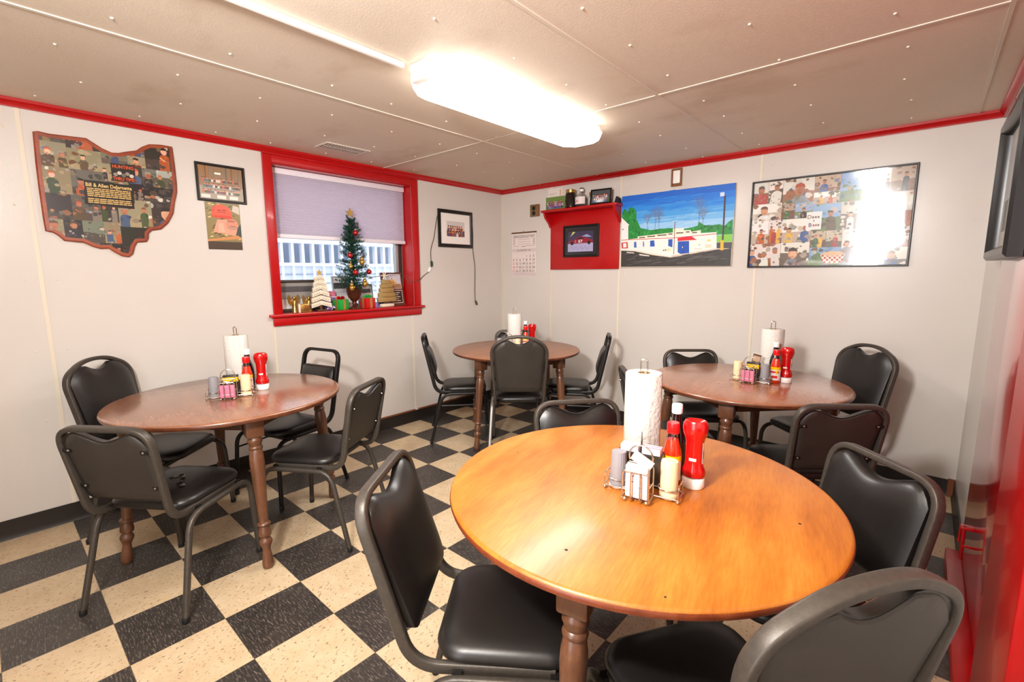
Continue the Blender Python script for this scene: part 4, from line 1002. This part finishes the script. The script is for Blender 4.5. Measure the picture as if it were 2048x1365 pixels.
# ================================================================== TABLES
TZ = .75
LEGP = [(.019, 0), (.0235, .006), (.025, .02), (.023, .045), (.018, .085), (.0175, .095), (.022, .108), (.027, .118), (.029, .130), (.025, .140), (.020, .147), (.020, .152), (.027, .158), (.0285, .168), (.027, .18), (.022, .20), (.0215, .205),
        (.028, .209), (.030, .214), (.028, .220), (.021, .225), (.020, .235), (.022, .27), (.026, .36), (.030, .46), (.0325, .51), (.031, .545), (.027, .568), (.0255, .572), (.030, .577), (.031, .583), (.029, .588), (.025, .592), (.029, .604), (.0325, .612), (.031, .622), (.0275, .628), (.0275, .633), (.034, .638), (.034, .645)]
def table(label, x, y, r, rot, top, edge, angs=(0, 90, 180, 270), knots=(), name='round_table'):
    th = thing(name, label, 'table', (x, y, 0), rot)
    g = G(); n = 96
    def disc(rad, z): return [V(math.cos(2*PI*k/n)*rad, math.sin(2*PI*k/n)*rad, z) for k in range(n)]
    g.rings([disc(r-.010, TZ-.026), disc(r-.003, TZ-.022), disc(r, TZ-.013), disc(r-.002, TZ-.006)], edge, True, True, False)
    g.rings([disc(r-.002, TZ-.006), disc(r-.006, TZ-.0015), disc(r-.012, TZ)], top, True, False, True)
    bmesh.ops.remove_doubles(g.bm, verts=g.bm.verts[:], dist=.0001)
    for kx, ky, kr in knots:
        c_, s_ = math.cos(-rot), math.sin(-rot)
        g.lathe([(kr, TZ-.0005), (kr*.9, TZ+.0003), (kr*.3, TZ+.0004)], MT['rubber'], 10, (kx*c_-ky*s_, kx*s_+ky*c_, 0), cap0=False)
    g.build('tabletop', th)
    RT, RFt = r*.82, r*.93
    for k in range(4):
        a = math.radians(angs[k]); d = V(math.cos(a), math.sin(a), 0); ax = ((d*RFt)-(d*RT+V(0, 0, .645))); 
        top_ = d*RT+V(0, 0, .645); up = (top_-d*RFt).normalized()
        M_ = Matrix.Translation(d*RFt) @ V(0, 0, 1).rotation_difference(up).to_matrix().to_4x4() @ Matrix.Scale((top_-d*RFt).length/.645, 4, (0, 0, 1))
        g = G(); g.lathe(LEGP, MT['leg'], 20, mtx=M_)
        rz = Matrix.Rotation(a, 4, 'Z')
        g.box(-.038, .038, -.038, .038, .634, TZ-.0262, MT['leg'], .008, Matrix.Translation(d*(RT-.003)) @ rz)
        g.build('leg', th)
    for k in range(4):
        a0, a1 = math.radians(angs[k]), math.radians(angs[(k+1) % 4]); p, q_ = V(math.cos(a0), math.sin(a0), 0)*RT, V(math.cos(a1), math.sin(a1), 0)*RT
        d = (q_-p).normalized(); p, q_ = p+d*.05, q_-d*.05; n_ = V(-d.y, d.x, 0)*.01
        g = G(); g.rings([[p-n_+V(0, 0, .665), p+n_+V(0, 0, .665), p+n_+V(0, 0, TZ-.0262), p-n_+V(0, 0, TZ-.0262)], [q_-n_+V(0, 0, .665), q_+n_+V(0, 0, .665), q_+n_+V(0, 0, TZ-.0262), q_-n_+V(0, 0, TZ-.0262)]], MT['apron'], True, True, True, False); g.build('apron_rail', th)
    return th
A_ = math.radians
KN = ((.051, -.424, .0045), (.433, .057, .004), (-.422, -.046, .003), (.289, -.427, .003))
tM = table('large round honey coloured table in the foreground', 2.906, -2.588, .553, A_(-78), MT['honey'], MT['honeyedge'], (0, 79, 180, 270), KN)
tL = table('glossy reddish brown round table along the left wall below the state shaped plaque', .793, -3.013, .541, A_(-7), MT['wood_red'], MT['darkedge'])
tC = table('dull brown round table in the far corner', .953, -.875, .538, A_(-88), MT['wood_dull'], MT['darkedge'])
tR = table('brown round table under the large photo collage on the back wall', 2.769, -.905, .534, A_(-85), MT['wood_brown'], MT['darkedge'], (0, 82, 180, 270))
# ================================================================== CHAIRS (local: seat centre at the origin, facing +y)
SLOPE = {'A': .235, 'B': .25, 'C': .27, 'D': .34}
HT = {'B': .810, 'D': .842}
def yb(z, st): return -.222-(z-.45)*SLOPE[st]
def back_path(st):
    if st in HT:
        h = HT[st]; pts = [(-.178, .12, .412), (-.178, -.238, .412), (-.192, yb(h, st), h), (.192, yb(h, st), h), (.178, -.238, .412), (.178, .12, .412)]
        return fillet(pts, [.075, .085, .085, .075], 8)
    if st == 'C':
        h = .868; pts = [(-.165, .12, .412), (-.165, -.235, .412), (-.165, yb(h, st), h), (.165, yb(h, st), h), (.165, -.235, .412), (.165, .12, .412)]
        return fillet(pts, [.075, .07, .07, .075], 8)
    pts = [(-.176, .12, .412), (-.176, -.236, .412), (-.204, yb(.868, st), .868), (-.085, yb(.930, st), .930), (0, yb(.940, st), .940)]
    pts += [(-p[0], p[1], p[2]) for p in pts[-2::-1]]
    return fillet(pts, [.075, .075, .08, .09, .08, .075, .075], 8)
def pad_top(st, u):
    u = abs(u); sm = lambda e, k: max(0, u-e)**2/(1-e)**2*k
    if st in HT: return HT[st]-.013-sm(.66, .050)-.038*(.5+.5*math.cos(PI*min(1, u/.74)))
    if st == 'C': return .765-sm(.85, .012)
    return .917-.034*u**2-sm(.6, .046)-.036*max(0, 1-(u/.40)**2)**1.2
def pad_half(st, z):
    if st == 'C': return .150
    if st in HT: return .178+.014*(z-.45)/(HT[st]-.45)-.0125
    return .176+.028*min(1, (z-.45)/.42)-.0125
def pad_grid(st, y_off, bulge, zb, inset=0., nu=26, nv=18):
    out = []
    for j in range(nv+1):
        row = []
        for i in range(nu+1):
            u = -1+2*i/nu; zt = pad_top(st, u)-inset; v = j/nv; zz0 = zb+inset+.012*max(0, abs(u)-.85)**2/.0225
            z = zz0+(zt-zz0)*v; x = u*(pad_half(st, z)-inset)
            e = (1-abs(u)**5)*(1-abs(2*v-1)**5)
            row.append(V(x, yb(z, st)+y_off+bulge*e**.8, z))
        out.append(row)
    return out
def grid_faces(g, rows, m, flip=False):
    vs = [[g.bm.verts.new(p) for p in r] for r in rows]; fs = []
    for a, b in zip(vs, vs[1:]):
        for k in range(len(a)-1): fs.append(g.bm.faces.new((a[k], a[k+1], b[k+1], b[k])))
    g._fin(fs, m, True); return vs
def rim(vs):
    return vs[0][:-1]+[r[-1] for r in vs[:-1]]+vs[-1][:0:-1]+[r[0] for r in vs[:0:-1]]
def shell(g, front, back, m, mb=None):
    a = grid_faces(g, front, m); b = grid_faces(g, back, mb or m)
    ra, rb = rim(a), rim(b); fs = []
    for k in range(len(ra)): fs.append(g.bm.faces.new((ra[k], ra[(k+1) % len(ra)], rb[(k+1) % len(ra)], rb[k])))
    g._fin(fs, m, True)
def rrect(w, d, r, z, n=7, taper=0.):
    pts = []
    for cx, cy, a0 in ((w-r, d-r, 0), (-w+r, d-r, PI/2), (-w+r, -d+r, PI), (w-r, -d+r, 3*PI/2)):
        for k in range(n+1):
            a = a0+PI/2*k/n; x, y = cx+r*math.cos(a), cy+r*math.sin(a); pts.append(V(x*(1+taper*y), y, z))
    return pts
def make_chair(st, label, name):
    th = thing(name, label, 'chair')
    hw, hd = (.187, .187) if st != 'C' else (.182, .182); tp = .1
    g = G()
    g.rings([rrect(hw-.012, hd-.012, .07, .418, taper=tp), rrect(hw-.002, hd-.002, .08, .424, taper=tp), rrect(hw, hd, .08, .44, taper=tp), rrect(hw-.006, hd-.006, .08, .452, taper=tp), rrect(hw-.02, hd-.02, .075, .4605, taper=tp), rrect(hw-.06, hd-.06, .06, .4675, taper=tp), rrect(hw-.11, hd-.11, .04, .471, taper=tp)], MT['vinyl'])
    g.build('seat', th, 60)
    s = pad_grid
    g = G(); zb = {'A': .515, 'B': .495, 'C': .56, 'D': .495}[st]
    shell(g, s(st, .012, .022, zb), s(st, -.010, 0., zb), MT['vinyl']); br = g.build('backrest', th, 50)
    g = G(); shell(g, s(st, -.0102, 0., zb, .006, 20, 10), s(st, -.015, -.002, zb, .010, 20, 10), MT['backvinyl']); g.build('back_panel', th, 50)
    if st in HT:
        for x in (-1, 1):
            for z in (.56, .72):
                g = G(); w_ = pad_half(st, z)+.012; y = yb(z, st)-.017
                g.box(min(x*w_, x*(w_-.045)), max(x*w_, x*(w_-.045)), y-.002, y+.003, z-.007, z+.007, MT['darkframe'], .0015)
                g.lathe([(.004, -.0), (.003, .003)], MT['silver'], 8, mtx=Matrix.Translation((x*(w_-.032), y-.002, z)) @ Matrix.Rotation(PI/2, 4, 'X')); g.build('bracket', th)
    fm = MT['darkframe'] if st == 'C' else MT['frame']
    g = G(); g.tube(back_path(st), fm, .0105, 16, .0148, 4.5, up=(1, 0, 0)); g.build('back_frame', th, 60)
    g = G()
    for y in (-.12, .12): g.box(-.2, .2, y-.012, y+.012, .399, .4175, MT['darkframe'])
    g.build('seat_frame', th)
    lx = .206 if st != 'C' else .192
    for x in (-1, 1):
        for e, ft in ((1, (.214, .206)), (-1, (.228, -.283))):
            g = G(); pth = fillet([(x*lx, 0, .402), (x*lx, e*.185, .402), (x*ft[0], ft[1], .008)], .075, 8)
            g.tube(pth, fm, .0115, 10, .0115, 3.0, up=(1, 0, 0)); lg = g.build('leg', th, 60)
            g = G(); g.lathe([(.0125, 0), (.0135, .003), (.0135, .022), (.012, .024)], MT['rubber'], 12, (x*ft[0], ft[1], 0)); g.build('foot_cap', lg)
    if st == 'C':
        for x in (-1, 1):
            g = G(); g.tube([(x*.203, .185, .31), (x*.203, -.195, .31)], fm, .006, 8); g.build('stretcher', th)
    return th
proto = {}
GRP = 'black vinyl stacking chairs around the round tables'
CH = [
 ('B', 1.07, -3.343, 35.6, 'black chair with torn seat in front of the left reddish brown table, back to camera'),
 ('A', .439, -3.249, -48, 'black chair with arched back against the left wall below the state shaped plaque'),
 ('C', .52, -2.65, -166, 'black chair with open loop handle against the left wall, right of the reddish brown table'),
 ('B', 1.108, -2.708, 122, 'black chair on the right side of the reddish brown table, brown back showing'),
 ('C', .608, -1.16, -41, 'black chair with open loop back on the left side of the corner table'),
 ('A', 1.178, -1.10, 41, 'black chair with arched back and bare silver leg in front of the corner table'),
 ('C', 1.30, -.595, 122, 'black chair with open loop back on the right side of the corner table'),
 ('B', .655, -.555, -139, 'black chair hidden behind the corner table under the calendar'),
 ('B', 2.452, -.64, 219.7, 'black chair against the back wall left of the table under the photo collage'),
 ('B', 2.485, -1.19, -53, 'black chair mostly hidden behind the tall paper towel roll of the honey table'),
 ('A', 3.08, -.55, 138, 'black chair with tall arched back in the right rear corner under the photo collage'),
 ('B', 3.11, -1.205, 39, 'black chair with bracketed back towards the camera between the two right tables'),
 ('D', 2.725, -2.942, -52.5, 'black chair with padded front showing at the left of the honey foreground table'),
 ('B', 2.634, -2.318, 230.5, 'black chair pushed in at the far side of the honey foreground table'),
 ('B', 3.258, -2.292, 135.5, 'black chair at the right side of the honey table near the red door'),
 ('A', 3.23, -2.845, 57, 'black chair nearest the camera at lower right, its back towards us'),
]
chairs = []
for st, x, y, a, lb in CH:
    if st not in proto:
        r_ = proto[st] = make_chair(st, lb, 'dining_chair'); r_.location = (x, y, 0); r_.rotation_euler = (0, 0, A_(a)); r_['group'] = GRP
    else: r_ = dup(proto[st], (x, y, 0), A_(a), lb, GRP)
    chairs.append(r_)
# the torn seat cover of the chair in front of the left table
g = G(); q = random.Random(7)
for k in range(11):
    f = k/10; x, y = -.035+.105*f, .005+.035*math.sin(f*5)-.03*f; s = .009+.007*q.random()
    g.poly([V(x-s, y-s*.4, .4722), V(x+s*.3, y-s*.8, .4735), V(x+s, y+s*.2, .474), V(x+s*.1, y+s*.7, .4725+q.uniform(.003, .011)), V(x-s*.8, y+s*.5, .4735)], MT['tear'] if k % 3 == 1 else MT['vinyl'])
t_ = g.build('seat_tear', chairs[0]); t_['label'] = 'torn split in the black seat vinyl'
for c in chairs[5].children:
    if c.name.startswith('leg') and c.data.vertices[0].co.x < 0 and min(v.co.y for v in c.data.vertices) < -.2:
        c.material_slots[0].link = 'OBJECT'; c.material_slots[0].material = MT['silver']; c['label'] = 'bare silver metal rear leg'

# ================================================================== TABLE CONDIMENTS
def copyset(proto_, loc, rot, label): return dup(proto_, loc, rot, label)
PR = {}
def put(kind, maker, loc, rot, label):
    if kind not in PR: PR[kind] = r_ = maker(label); r_.location = loc; r_.rotation_euler = (0, 0, rot)
    else: r_ = dup(PR[kind], loc, rot, label)
    return r_
Z0 = TZ+.0008
def mk_holder(label):
    th = thing('towel_holder', label, 'paper towel holder'); g = G(); g.lathe([(.062, 0), (.064, .004), (.06, .010), (.012, .013)], MT['chrome'], 28); g.build('base', th)
    g = G(); g.tube(fillet([(-.011, 0, .008), (-.011, 0, .312), (-.011, 0, .338), (.011, 0, .338), (.011, 0, .312), (.011, 0, .008)], [.01, .011, .011, .01], 6), MT['chrome'], .0028, 8); g.build('wire_post', th); return th
def mk_roll(label):
    th = thing('paper_towel_roll', label, 'paper towel roll'); g = G(); n = 40; R = []
    for r, z in ((.021, .002), (.058, .0), (.0605, .003), (.061, .14), (.0605, .277), (.058, .28), (.021, .279), (.021, .002)):
        R.append([V(math.cos(2*PI*k/n)*(r+(.0012*math.sin(k*3.1) if r > .05 else 0)), math.sin(2*PI*k/n)*(r+(.0012*math.sin(k*3.1) if r > .05 else 0)), z) for k in range(n)])
    g.rings(R, MT['paper'], True, False, False); 
    bmesh.ops.remove_doubles(g.bm, verts=g.bm.verts[:], dist=.0002); g.build('paper', th, 50)
    g = G(); R = [[V(math.cos(2*PI*k/20)*r, math.sin(2*PI*k/20)*r, z) for k in range(20)] for r, z in ((.0205, .003), (.0205, .2795), (.019, .2795), (.019, .003))]
    R.append(R[0]); g.rings(R, MT['core'], True, False, False); g.build('core', th, 50)
    g = G(); R = []
    for k in range(9):
        a = .1+k*.07; r = .0618+.003*(k/8)**2; R.append([V(math.cos(a)*r, math.sin(a)*r, .002), V(math.cos(a)*r, math.sin(a)*r, .278)])
    grid_faces(g, R, MT['paper']); g.build('loose_sheet', th); return th
def mk_ketchup(label):
    th = thing('ketchup_bottle', label, 'ketchup bottle')
    g = G(); g.lathe([(.031, 0), (.0325, .003), (.0325, .026), (.030, .03)], MT['whitecap'], 28); g.build('cap', th)
    g = G(); g.lathe([(.026, .0302), (.032, .034), (.0345, .044), (.032, .054), (.027, .066), (.0255, .08), (.0255, .135), (.028, .148), (.034, .164), (.036, .18), (.0345, .194), (.029, .202), (.020, .198), (.004, .190)], MT['ketchup'], 28, sy=.82); g.build('bottle', th)
    g = G(); wrap(g, .0262, .075, .14, -.5, .5, MT['white_pk'], 12, 1, .84); wrap(g, .0266, .09, .115, -.35, .3, MT['grey_plastic'], 8, 1, .84); g.build('side_label', th)
    g = G(); wrap(g, .0261, .083, .092, -PI/2-.45, -PI/2+.35, MT['white_pk'], 8, 1, .84); g.build('front_mark', th); return th
def mk_hot(label):
    th = thing('hot_sauce_bottle', label, 'hot sauce bottle')
    g = G(); g.lathe([(.024, 0), (.0265, .004), (.0265, .095), (.0245, .108), (.017, .140)], MT['hotsauce'], 24); g.build('sauce', th)
    g = G(); g.lathe([(.0172, .1402), (.0145, .152), (.0135, .166)], MT['clear'], 24, cap0=False); g.build('neck', th)
    g = G(); g.lathe([(.0165, .164), (.018, .166), (.018, .188), (.0165, .191)], MT['redcap'], 24); g.lathe([(.0185, .160), (.0185, .166)], MT['redcap'], 24); g.build('cap', th)
    g = G(); wrap(g, .0269, .018, .092, -PI, PI*.0, MT['white_pk'], 20); wrap(g, .0272, .078, .094, -PI, 0, MT['yellow'], 20); wrap(g, .0272, .060, .070, -PI*.85, -PI*.2, MT['redcap'], 12); wrap(g, .0274, .055, .075, -PI*.42, -PI*.3, MT['yellow'], 5); wrap(g, .0272, .030, .044, -PI*.7, -PI*.3, MT['redcap'], 8); g.build('label', th); return th
def mk_dark(label):
    th = thing('steak_sauce_bottle', label, 'sauce bottle')
    g = G(); g.lathe([(.027, 0), (.030, .004), (.030, .115), (.026, .135), (.0155, .165), (.0135, .19), (.0135, .198)], MT['steak'], 24); g.build('bottle', th)
    g = G(); g.lathe([(.0155, .196), (.0165, .199), (.0165, .222), (.015, .225)], MT['whitecap'], 24); g.build('cap', th)
    g = G(); wrap(g, .0304, .03, .1, -PI, 0, MT['blackpk'], 18); g.build('label', th); return th
def mk_grey(label):
    th = thing('pepper_shaker', label, 'shaker'); g = G(); n = 36
    R = [[V(math.cos(2*PI*k/n)*(r-(.0012 if k % 2 and fl else 0)), math.sin(2*PI*k/n)*(r-(.0012 if k % 2 and fl else 0)), z) for k in range(n)] for r, z, fl in ((.0245, .006, 0), (.0262, .01, 1), (.0215, .104, 1), (.0205, .108, 0))]
    g.rings(R, MT['grey_plastic'], True, True, True); g.build('body', th, 25)
    g = G(); g.lathe([(.0255, 0), (.0272, .002), (.0272, .006)], MT['whitecap'], 24); g.build('base_ring', th); return th
def mk_cream(label):
    th = thing('salt_shaker', label, 'shaker'); g = G(); g.lathe([(.0245, .018), (.0245, .10), (.0225, .108), (.018, .110)], MT['cream_plastic'], 24); g.build('body', th)
    g = G(); g.lathe([(.0245, 0), (.026, .003), (.026, .015), (.0245, .018)], MT['cream_plastic'], 24); g.build('base_ring', th); return th
def mk_caddy(label):
    th = thing('condiment_caddy', label, 'caddy'); r = .0021
    def ring(z, c, rad, n=28): return [(c[0]+math.cos(2*PI*k/n)*rad, c[1]+math.sin(2*PI*k/n)*rad, z) for k in range(n)]
    g = G(); g.tube(fillet([(-.106, .03, .0105), (-.106, -.032, .0105), (.106, -.032, .0105), (.106, .03, .0105)], .008, 4), MT['chrome'], r, 8)
    g.tube([(-.106, .03, .0105), (.106, .03, .0105)], MT['chrome'], r, 8)
    for x in (-.105, .105): g.tube(fillet([(x, -.031, .010), (x, -.031, .046), (x, .029, .046), (x, .029, .010)], .012, 5), MT['chrome'], r, 8)
    g.build('wire_base', th)
    for x, y in ((-.104, -.032), (.104, -.032), (-.104, .031), (.104, .031), (-.03, -.080), (.03, -.080)):
        g = G(); g.sphere((x, y, .0052), .0052, MT['chrome']); g.build('ball_foot', th)
    for x in (-.073, .073):
        g = G(); g.tube(ring(.03, (x, -.001), .0295), MT['chrome'], .0018, 7, closed=True); g.build('shaker_ring', th)
    g = G()
    for y in (-.083, -.045): 
        for x in (-.036, -.012, .012, .036):
            pass
    for x0, x1 in ((-.037, .037), (-.013, .013)):
        g.tube(fillet([(x0, -.0835, .006), (x0, -.0835, .090), (x1, -.0835, .090), (x1, -.0835, .006)], .013, 6), MT['chrome'], r, 8)
    g.tube(fillet([(-.037, -.038, .006), (-.037, -.038, .100), (.037, -.038, .100), (.037, -.038, .006)], .013, 6), MT['chrome'], r, 8)
    for x in (-.037, -.013, .013, .037): g.tube([(x, -.0835, .008), (x, -.036, .008)], MT['chrome'], r, 8)
    for z in (.05,):
        for x in (-.037, .037): g.tube([(x, -.0835, z), (x, -.038, z)], MT['chrome'], r, 8)
    g.build('packet_rack', th)
    g = G(); g.tube([(-.004, -.036, .010), (-.004, -.034, .080)], MT['chrome'], r, 8); c = (0, .118)
    g.tube([(math.cos(a)*.033-.0, -.034, .117+math.sin(a)*.033) for a in [PI*1.25+2*PI*k/30*.97 for k in range(30)]]+[], MT['chrome'], .0024, 8)
    g.tube([(-.024, -.034, .094), (-.004, -.034, .07)], MT['chrome'], r, 8); g.tube([(.024, -.034, .094), (.004, -.034, .07)], MT['chrome'], r, 8); g.build('handle', th); return th
def packets(mats, label, base, rot, n, size, step, lean, name='sugar_packet', group=None, z=0.):
    w, h, tk = size; o = []
    for k in range(n):
        th = thing(name, label[k % len(label)] if isinstance(label, list) else label, 'packet', (0, 0, 0), 0, group)
        g = G(); m = mats[k % len(mats)]
        g.box(-w/2, w/2, -tk/2, tk/2, 0, h, m, min(.001, tk*.3))
        if m in (MT['white_pk'], MT['pink'], MT['bluepk']):
            q = random.Random(k); ink = [MT['purple'], MT['redcap'], MT['purple']][k % 3]
            for _ in range(7):
                x, zz = q.uniform(-w*.4, w*.25), q.uniform(h*.1, h*.85); l = q.uniform(.004, .012); e = -tk/2-.0002
                g.poly([V(x, e, zz), V(x+l, e, zz+.001), V(x+l*.9, e, zz+.0035), V(x, e, zz+.003)], ink)
            g.poly([V(-w*.4, -tk/2-.0002, h*.22), V(w*.4, -tk/2-.0002, h*.24), V(w*.4, -tk/2-.0002, h*.29), V(-w*.4, -tk/2-.0002, h*.27)], MT['bluepk'])
        g.build('paper', th)
        c, s = math.cos(rot), math.sin(rot); d = step*k
        th.location = (base[0]-s*d, base[1]+c*d, base[2]+z); th.rotation_euler = (lean*(1 if k % 2 else .8), 0, rot+((k*37) % 7-3)*.012)
        o.append(th)
    return o
def setup(nm, roll, ket, hot, dark, cad, crot, shak, where):
    put('holder', mk_holder, (*roll, Z0), .4, f'chrome paper towel holder on the {where}')
    put('roll', mk_roll, (*roll, Z0+.0135), .4-PI*.35, f'white paper towel roll on the {where}')
    put('ket', mk_ketchup, (*ket, Z0), crot, f'red upside down ketchup bottle with white cap on the {where}')
    put('hot', mk_hot, (*hot, Z0), crot, f'hot sauce bottle with red cap on the {where}')
    put('dark', mk_dark, (*dark, Z0), crot, f'dark sauce bottle with white cap on the {where}')
    put('cad', mk_caddy, (*cad, Z0), crot, f'chrome wire condiment caddy on the {where}')
    c, s = math.cos(crot), math.sin(crot)
    for kind, mk, lx, ly in shak:
        put(kind, mk, (cad[0]+c*lx-s*ly, cad[1]+s*lx+c*ly, Z0+.0012), crot, f"{'grey fluted pepper' if kind == 'grey' else 'cream plastic salt'} shaker in the caddy on the {where}")
def loc_in(cad, crot, x, y): c, s = math.cos(crot), math.sin(crot); return (cad[0]+c*x-s*y, cad[1]+s*x+c*y, Z0)
GR = [('grey', mk_grey, -.073, -.001), ('cream', mk_cream, .073, -.001)]; CR = [('cream', mk_cream, -.073, -.001), ('grey', mk_grey, .073, -.001)]
mc, mr = (2.958, -2.625), .19
setup('M', (2.826, -2.366), (3.054, -2.493), (2.998, -2.520), (2.975, -2.437), mc, mr, GR, 'honey foreground table')
lc, lr = (.842, -3.03), 1.08
setup('L', (.604, -2.908), (.800, -2.855), (.800, -2.93), (.745, -2.905), lc, lr, GR, 'reddish brown left table')
rc, rr_ = (2.803, -.913), -.02
setup('R', (2.855, -.70), (2.961, -.812), (2.918, -.862), (2.897, -.787), rc, rr_, CR, 'brown table under the photo collage')
cc_, cr = (1.01, -1.035), .70
setup('C', (.93, -.868), (1.04, -.765), (1.025, -.835), (.963, -.762), cc_, cr, GR, 'corner table')
# sweetener box on the foreground table
b = loc_in(mc, mr, -.024, .062)
th = thing('packet_box', 'smoked plastic box of sugar packets behind the caddy on the honey table', 'box', b, mr)
g = G()
for x0, x1, y0, y1 in ((-.066, .066, -.024, -.021), (-.066, .066, .021, .024), (-.066, -.063, -.024, .024), (.063, .066, -.024, .024), (-.0015, .0015, -.021, .021)): g.box(x0, x1, y0, y1, .0, .098, MT['acrylic'], .0005)
g.box(-.066, .066, -.024, .024, 0, .003, MT['acrylic']); g.build('tray', th)
g = G(); g.tube([(0, 0, .004), (0, 0, .135)], MT['darkwire'], .0025, 8); g.prism([(-.004, .13), (.004, .13), (0, .158)], MT['darkwire'], .003, lambda u, v, w: V(w-.0015, u, v)); g.build('divider_spike', th)
for sx, ms, nm in ((-.0325, ['bluepk', 'white_pk'], 'blue printed'), (.0325, ['white_pk', 'pink'], 'pink printed')):
    p_ = loc_in(mc, mr, -.024+sx, .062-.015)
    packets([MT[k] for k in ms], f"{nm} sweetener packet standing in the smoked box on the honey table", p_, mr, 5, (.054, .112, .005), .0072, 0., group=f'{nm} sweetener packets in the smoked box', z=.0034)
packets([MT['white_pk']], 'white sugar packet in the front rack of the honey table caddy', loc_in(mc, mr, 0, -.071), mr, 3, (.062, .092, .005), .010, .03, group='white sugar packets in the front rack', z=.0105)
th = thing('creamer_packet', 'folded cream packet leaning on top of the white sugar packets', 'packet', (*loc_in(mc, mr, .004, -.060)[:2], Z0+.104), mr)
g = G(); g.box(-.03, .03, -.002, .002, 0, .03, MT['cream_wood'], .001, Matrix.Rotation(.5, 4, 'Y')); g.build('paper', th)
def jelly(cad, rot, where, lead):
    b = loc_in(cad, rot, -.005, .056)
    th = thing('packet_box', f'box of yellow tea packets on the {where}', 'box', b, rot); g = G()
    for x0, x1, y0, y1 in ((-.046, .046, -.022, -.020), (-.046, .046, .020, .022), (-.046, -.044, -.022, .022), (.044, .046, -.022, .022)): g.box(x0, x1, y0, y1, 0, .07, MT['acrylic'])
    g.box(-.046, .046, -.022, .022, 0, .003, MT['acrylic']); g.build('tray', th)
    packets([MT['blackpk']], f'yellow and black tea packet on the {where}', loc_in(cad, rot, -.005, .045), rot, 3, (.07, .10, .006), .010, 0., 'tea_packet', f'tea packets on the {where}', .0034)
    for o in [o for o in COL.objects if o.get('group') == f'tea packets on the {where}']:
        g = G(); g.box(-.0352, .0352, -.0034, .0034, .062, .090, MT['yellow']); g.build('yellow_band', o)
    packets([MT['pink']], f'pink packet in the caddy rack on the {where}', loc_in(cad, rot, 0, -.071), rot, 3, (.066, .062, .005), .010, .05, 'sugar_packet', f'pink packets on the {where}', .0105)
jelly(lc, lr, 'reddish brown left table', 0); jelly(rc, rr_, 'brown table under the photo collage', 1)
th = thing('flyer_card', 'small photo card standing tilted behind the yellow tea packets of the collage table', 'card', loc_in(rc, rr_, -.02, .083), rr_)
g = G(); mt = Matrix.Rotation(.18, 4, 'Y'); g.box(-.025, .025, -.001, .001, 0.005, .155, MT['cream_wood'], 0, mt); g.build('card', th)
pc = Pic(lambda u, v, w: mt @ V(u, -w, v), .0012, MT['print']); pc.rect(-.023, .10, .023, .152, '5a4438'); pc.rect(-.019, .105, .019, .14, 'b9967c'); pc.build('print', th)
packets([MT['pink']], 'pink sweetener packet in the front rack of the corner table caddy', loc_in(cc_, cr, 0, -.071), cr, 2, (.066, .062, .005), .010, .05, 'sugar_packet', 'pink packets on the corner table', .0105)

# ================================================================== LIGHT, CAMERA
def area(name, loc, rot, size, sy, power, col):
    l = bpy.data.lights.new(name, 'AREA'); l.shape = 'RECTANGLE'; l.size, l.size_y = size, sy; l.energy = power; l.color = col
    o = bpy.data.objects.new(name, l); COL.objects.link(o); o.location = loc; o.rotation_euler = rot; return o
area('fixture_tubes', (1.845, -1.855, H-.10), (0, 0, 0), .25, 1.15, 18, (1, .985, .96))
area('rear_ceiling_fill', (2.75, -4.2, H-.06), (0, 0, 0), 1.2, .3, 12, (1, .985, .96))  # unseen overhead light added behind the camera for brightness and glare
area('front_fill_light', (2.95, -5.06, 1.12), (A_(90), 0, 0), .9, 2.0, 20, (.97, .98, 1))  # added soft frontal fill; the front wall is closed, without a doorway
def aim(o, tgt): o.rotation_euler = (V(*tgt)-o.location).to_track_quat('-Z', 'Y').to_euler()
aim(area('ceiling_bounce_flash', (2.84, -4.15, 2.04), (0, 0, 0), .24, .24, 72, (1, .985, .965)), (2.3, -2.75, H))
wd = SC.world = bpy.data.worlds.new('overcast_sky'); wd.use_nodes = True
wd.node_tree.nodes['Background'].inputs[0].default_value = (.86, .93, 1, 1); wd.node_tree.nodes['Background'].inputs[1].default_value = 1.6
cam = bpy.data.cameras.new('camera'); co = bpy.data.objects.new('camera', cam); COL.objects.link(co); SC.camera = co
yaw, pit, rol, f = .7231, .1439, -.0047, 933.83
cam.sensor_width = 36; cam.lens = f/2048*36; cam.clip_start = .02
co.location = (3.5243, -3.8404, 1.3822)
fw = V(-math.sin(yaw)*math.cos(pit), math.cos(yaw)*math.cos(pit), -math.sin(pit)); r0 = V(math.cos(yaw), math.sin(yaw), 0); u0 = r0.cross(fw)
r1 = r0*math.cos(rol)+u0*math.sin(rol); u1 = -r0*math.sin(rol)+u0*math.cos(rol)
co.matrix_world = Matrix(((r1.x, u1.x, -fw.x, co.location.x), (r1.y, u1.y, -fw.y, co.location.y), (r1.z, u1.z, -fw.z, co.location.z), (0, 0, 0, 1)))
SC.view_settings.view_transform = 'Standard'; SC.view_settings.look = 'None'; SC.view_settings.gamma = 1; SC.view_settings.exposure = .44
SC.view_settings.use_curve_mapping = False
SC.cycles.use_denoising = True
try: SC.cycles.denoiser = 'OPENIMAGEDENOISE'
except Exception: pass
SC.cycles.max_bounces = 10; SC.cycles.diffuse_bounces = 6; SC.cycles.sample_clamp_indirect = 8; SC.cycles.caustics_reflective = False; SC.cycles.caustics_refractive = False
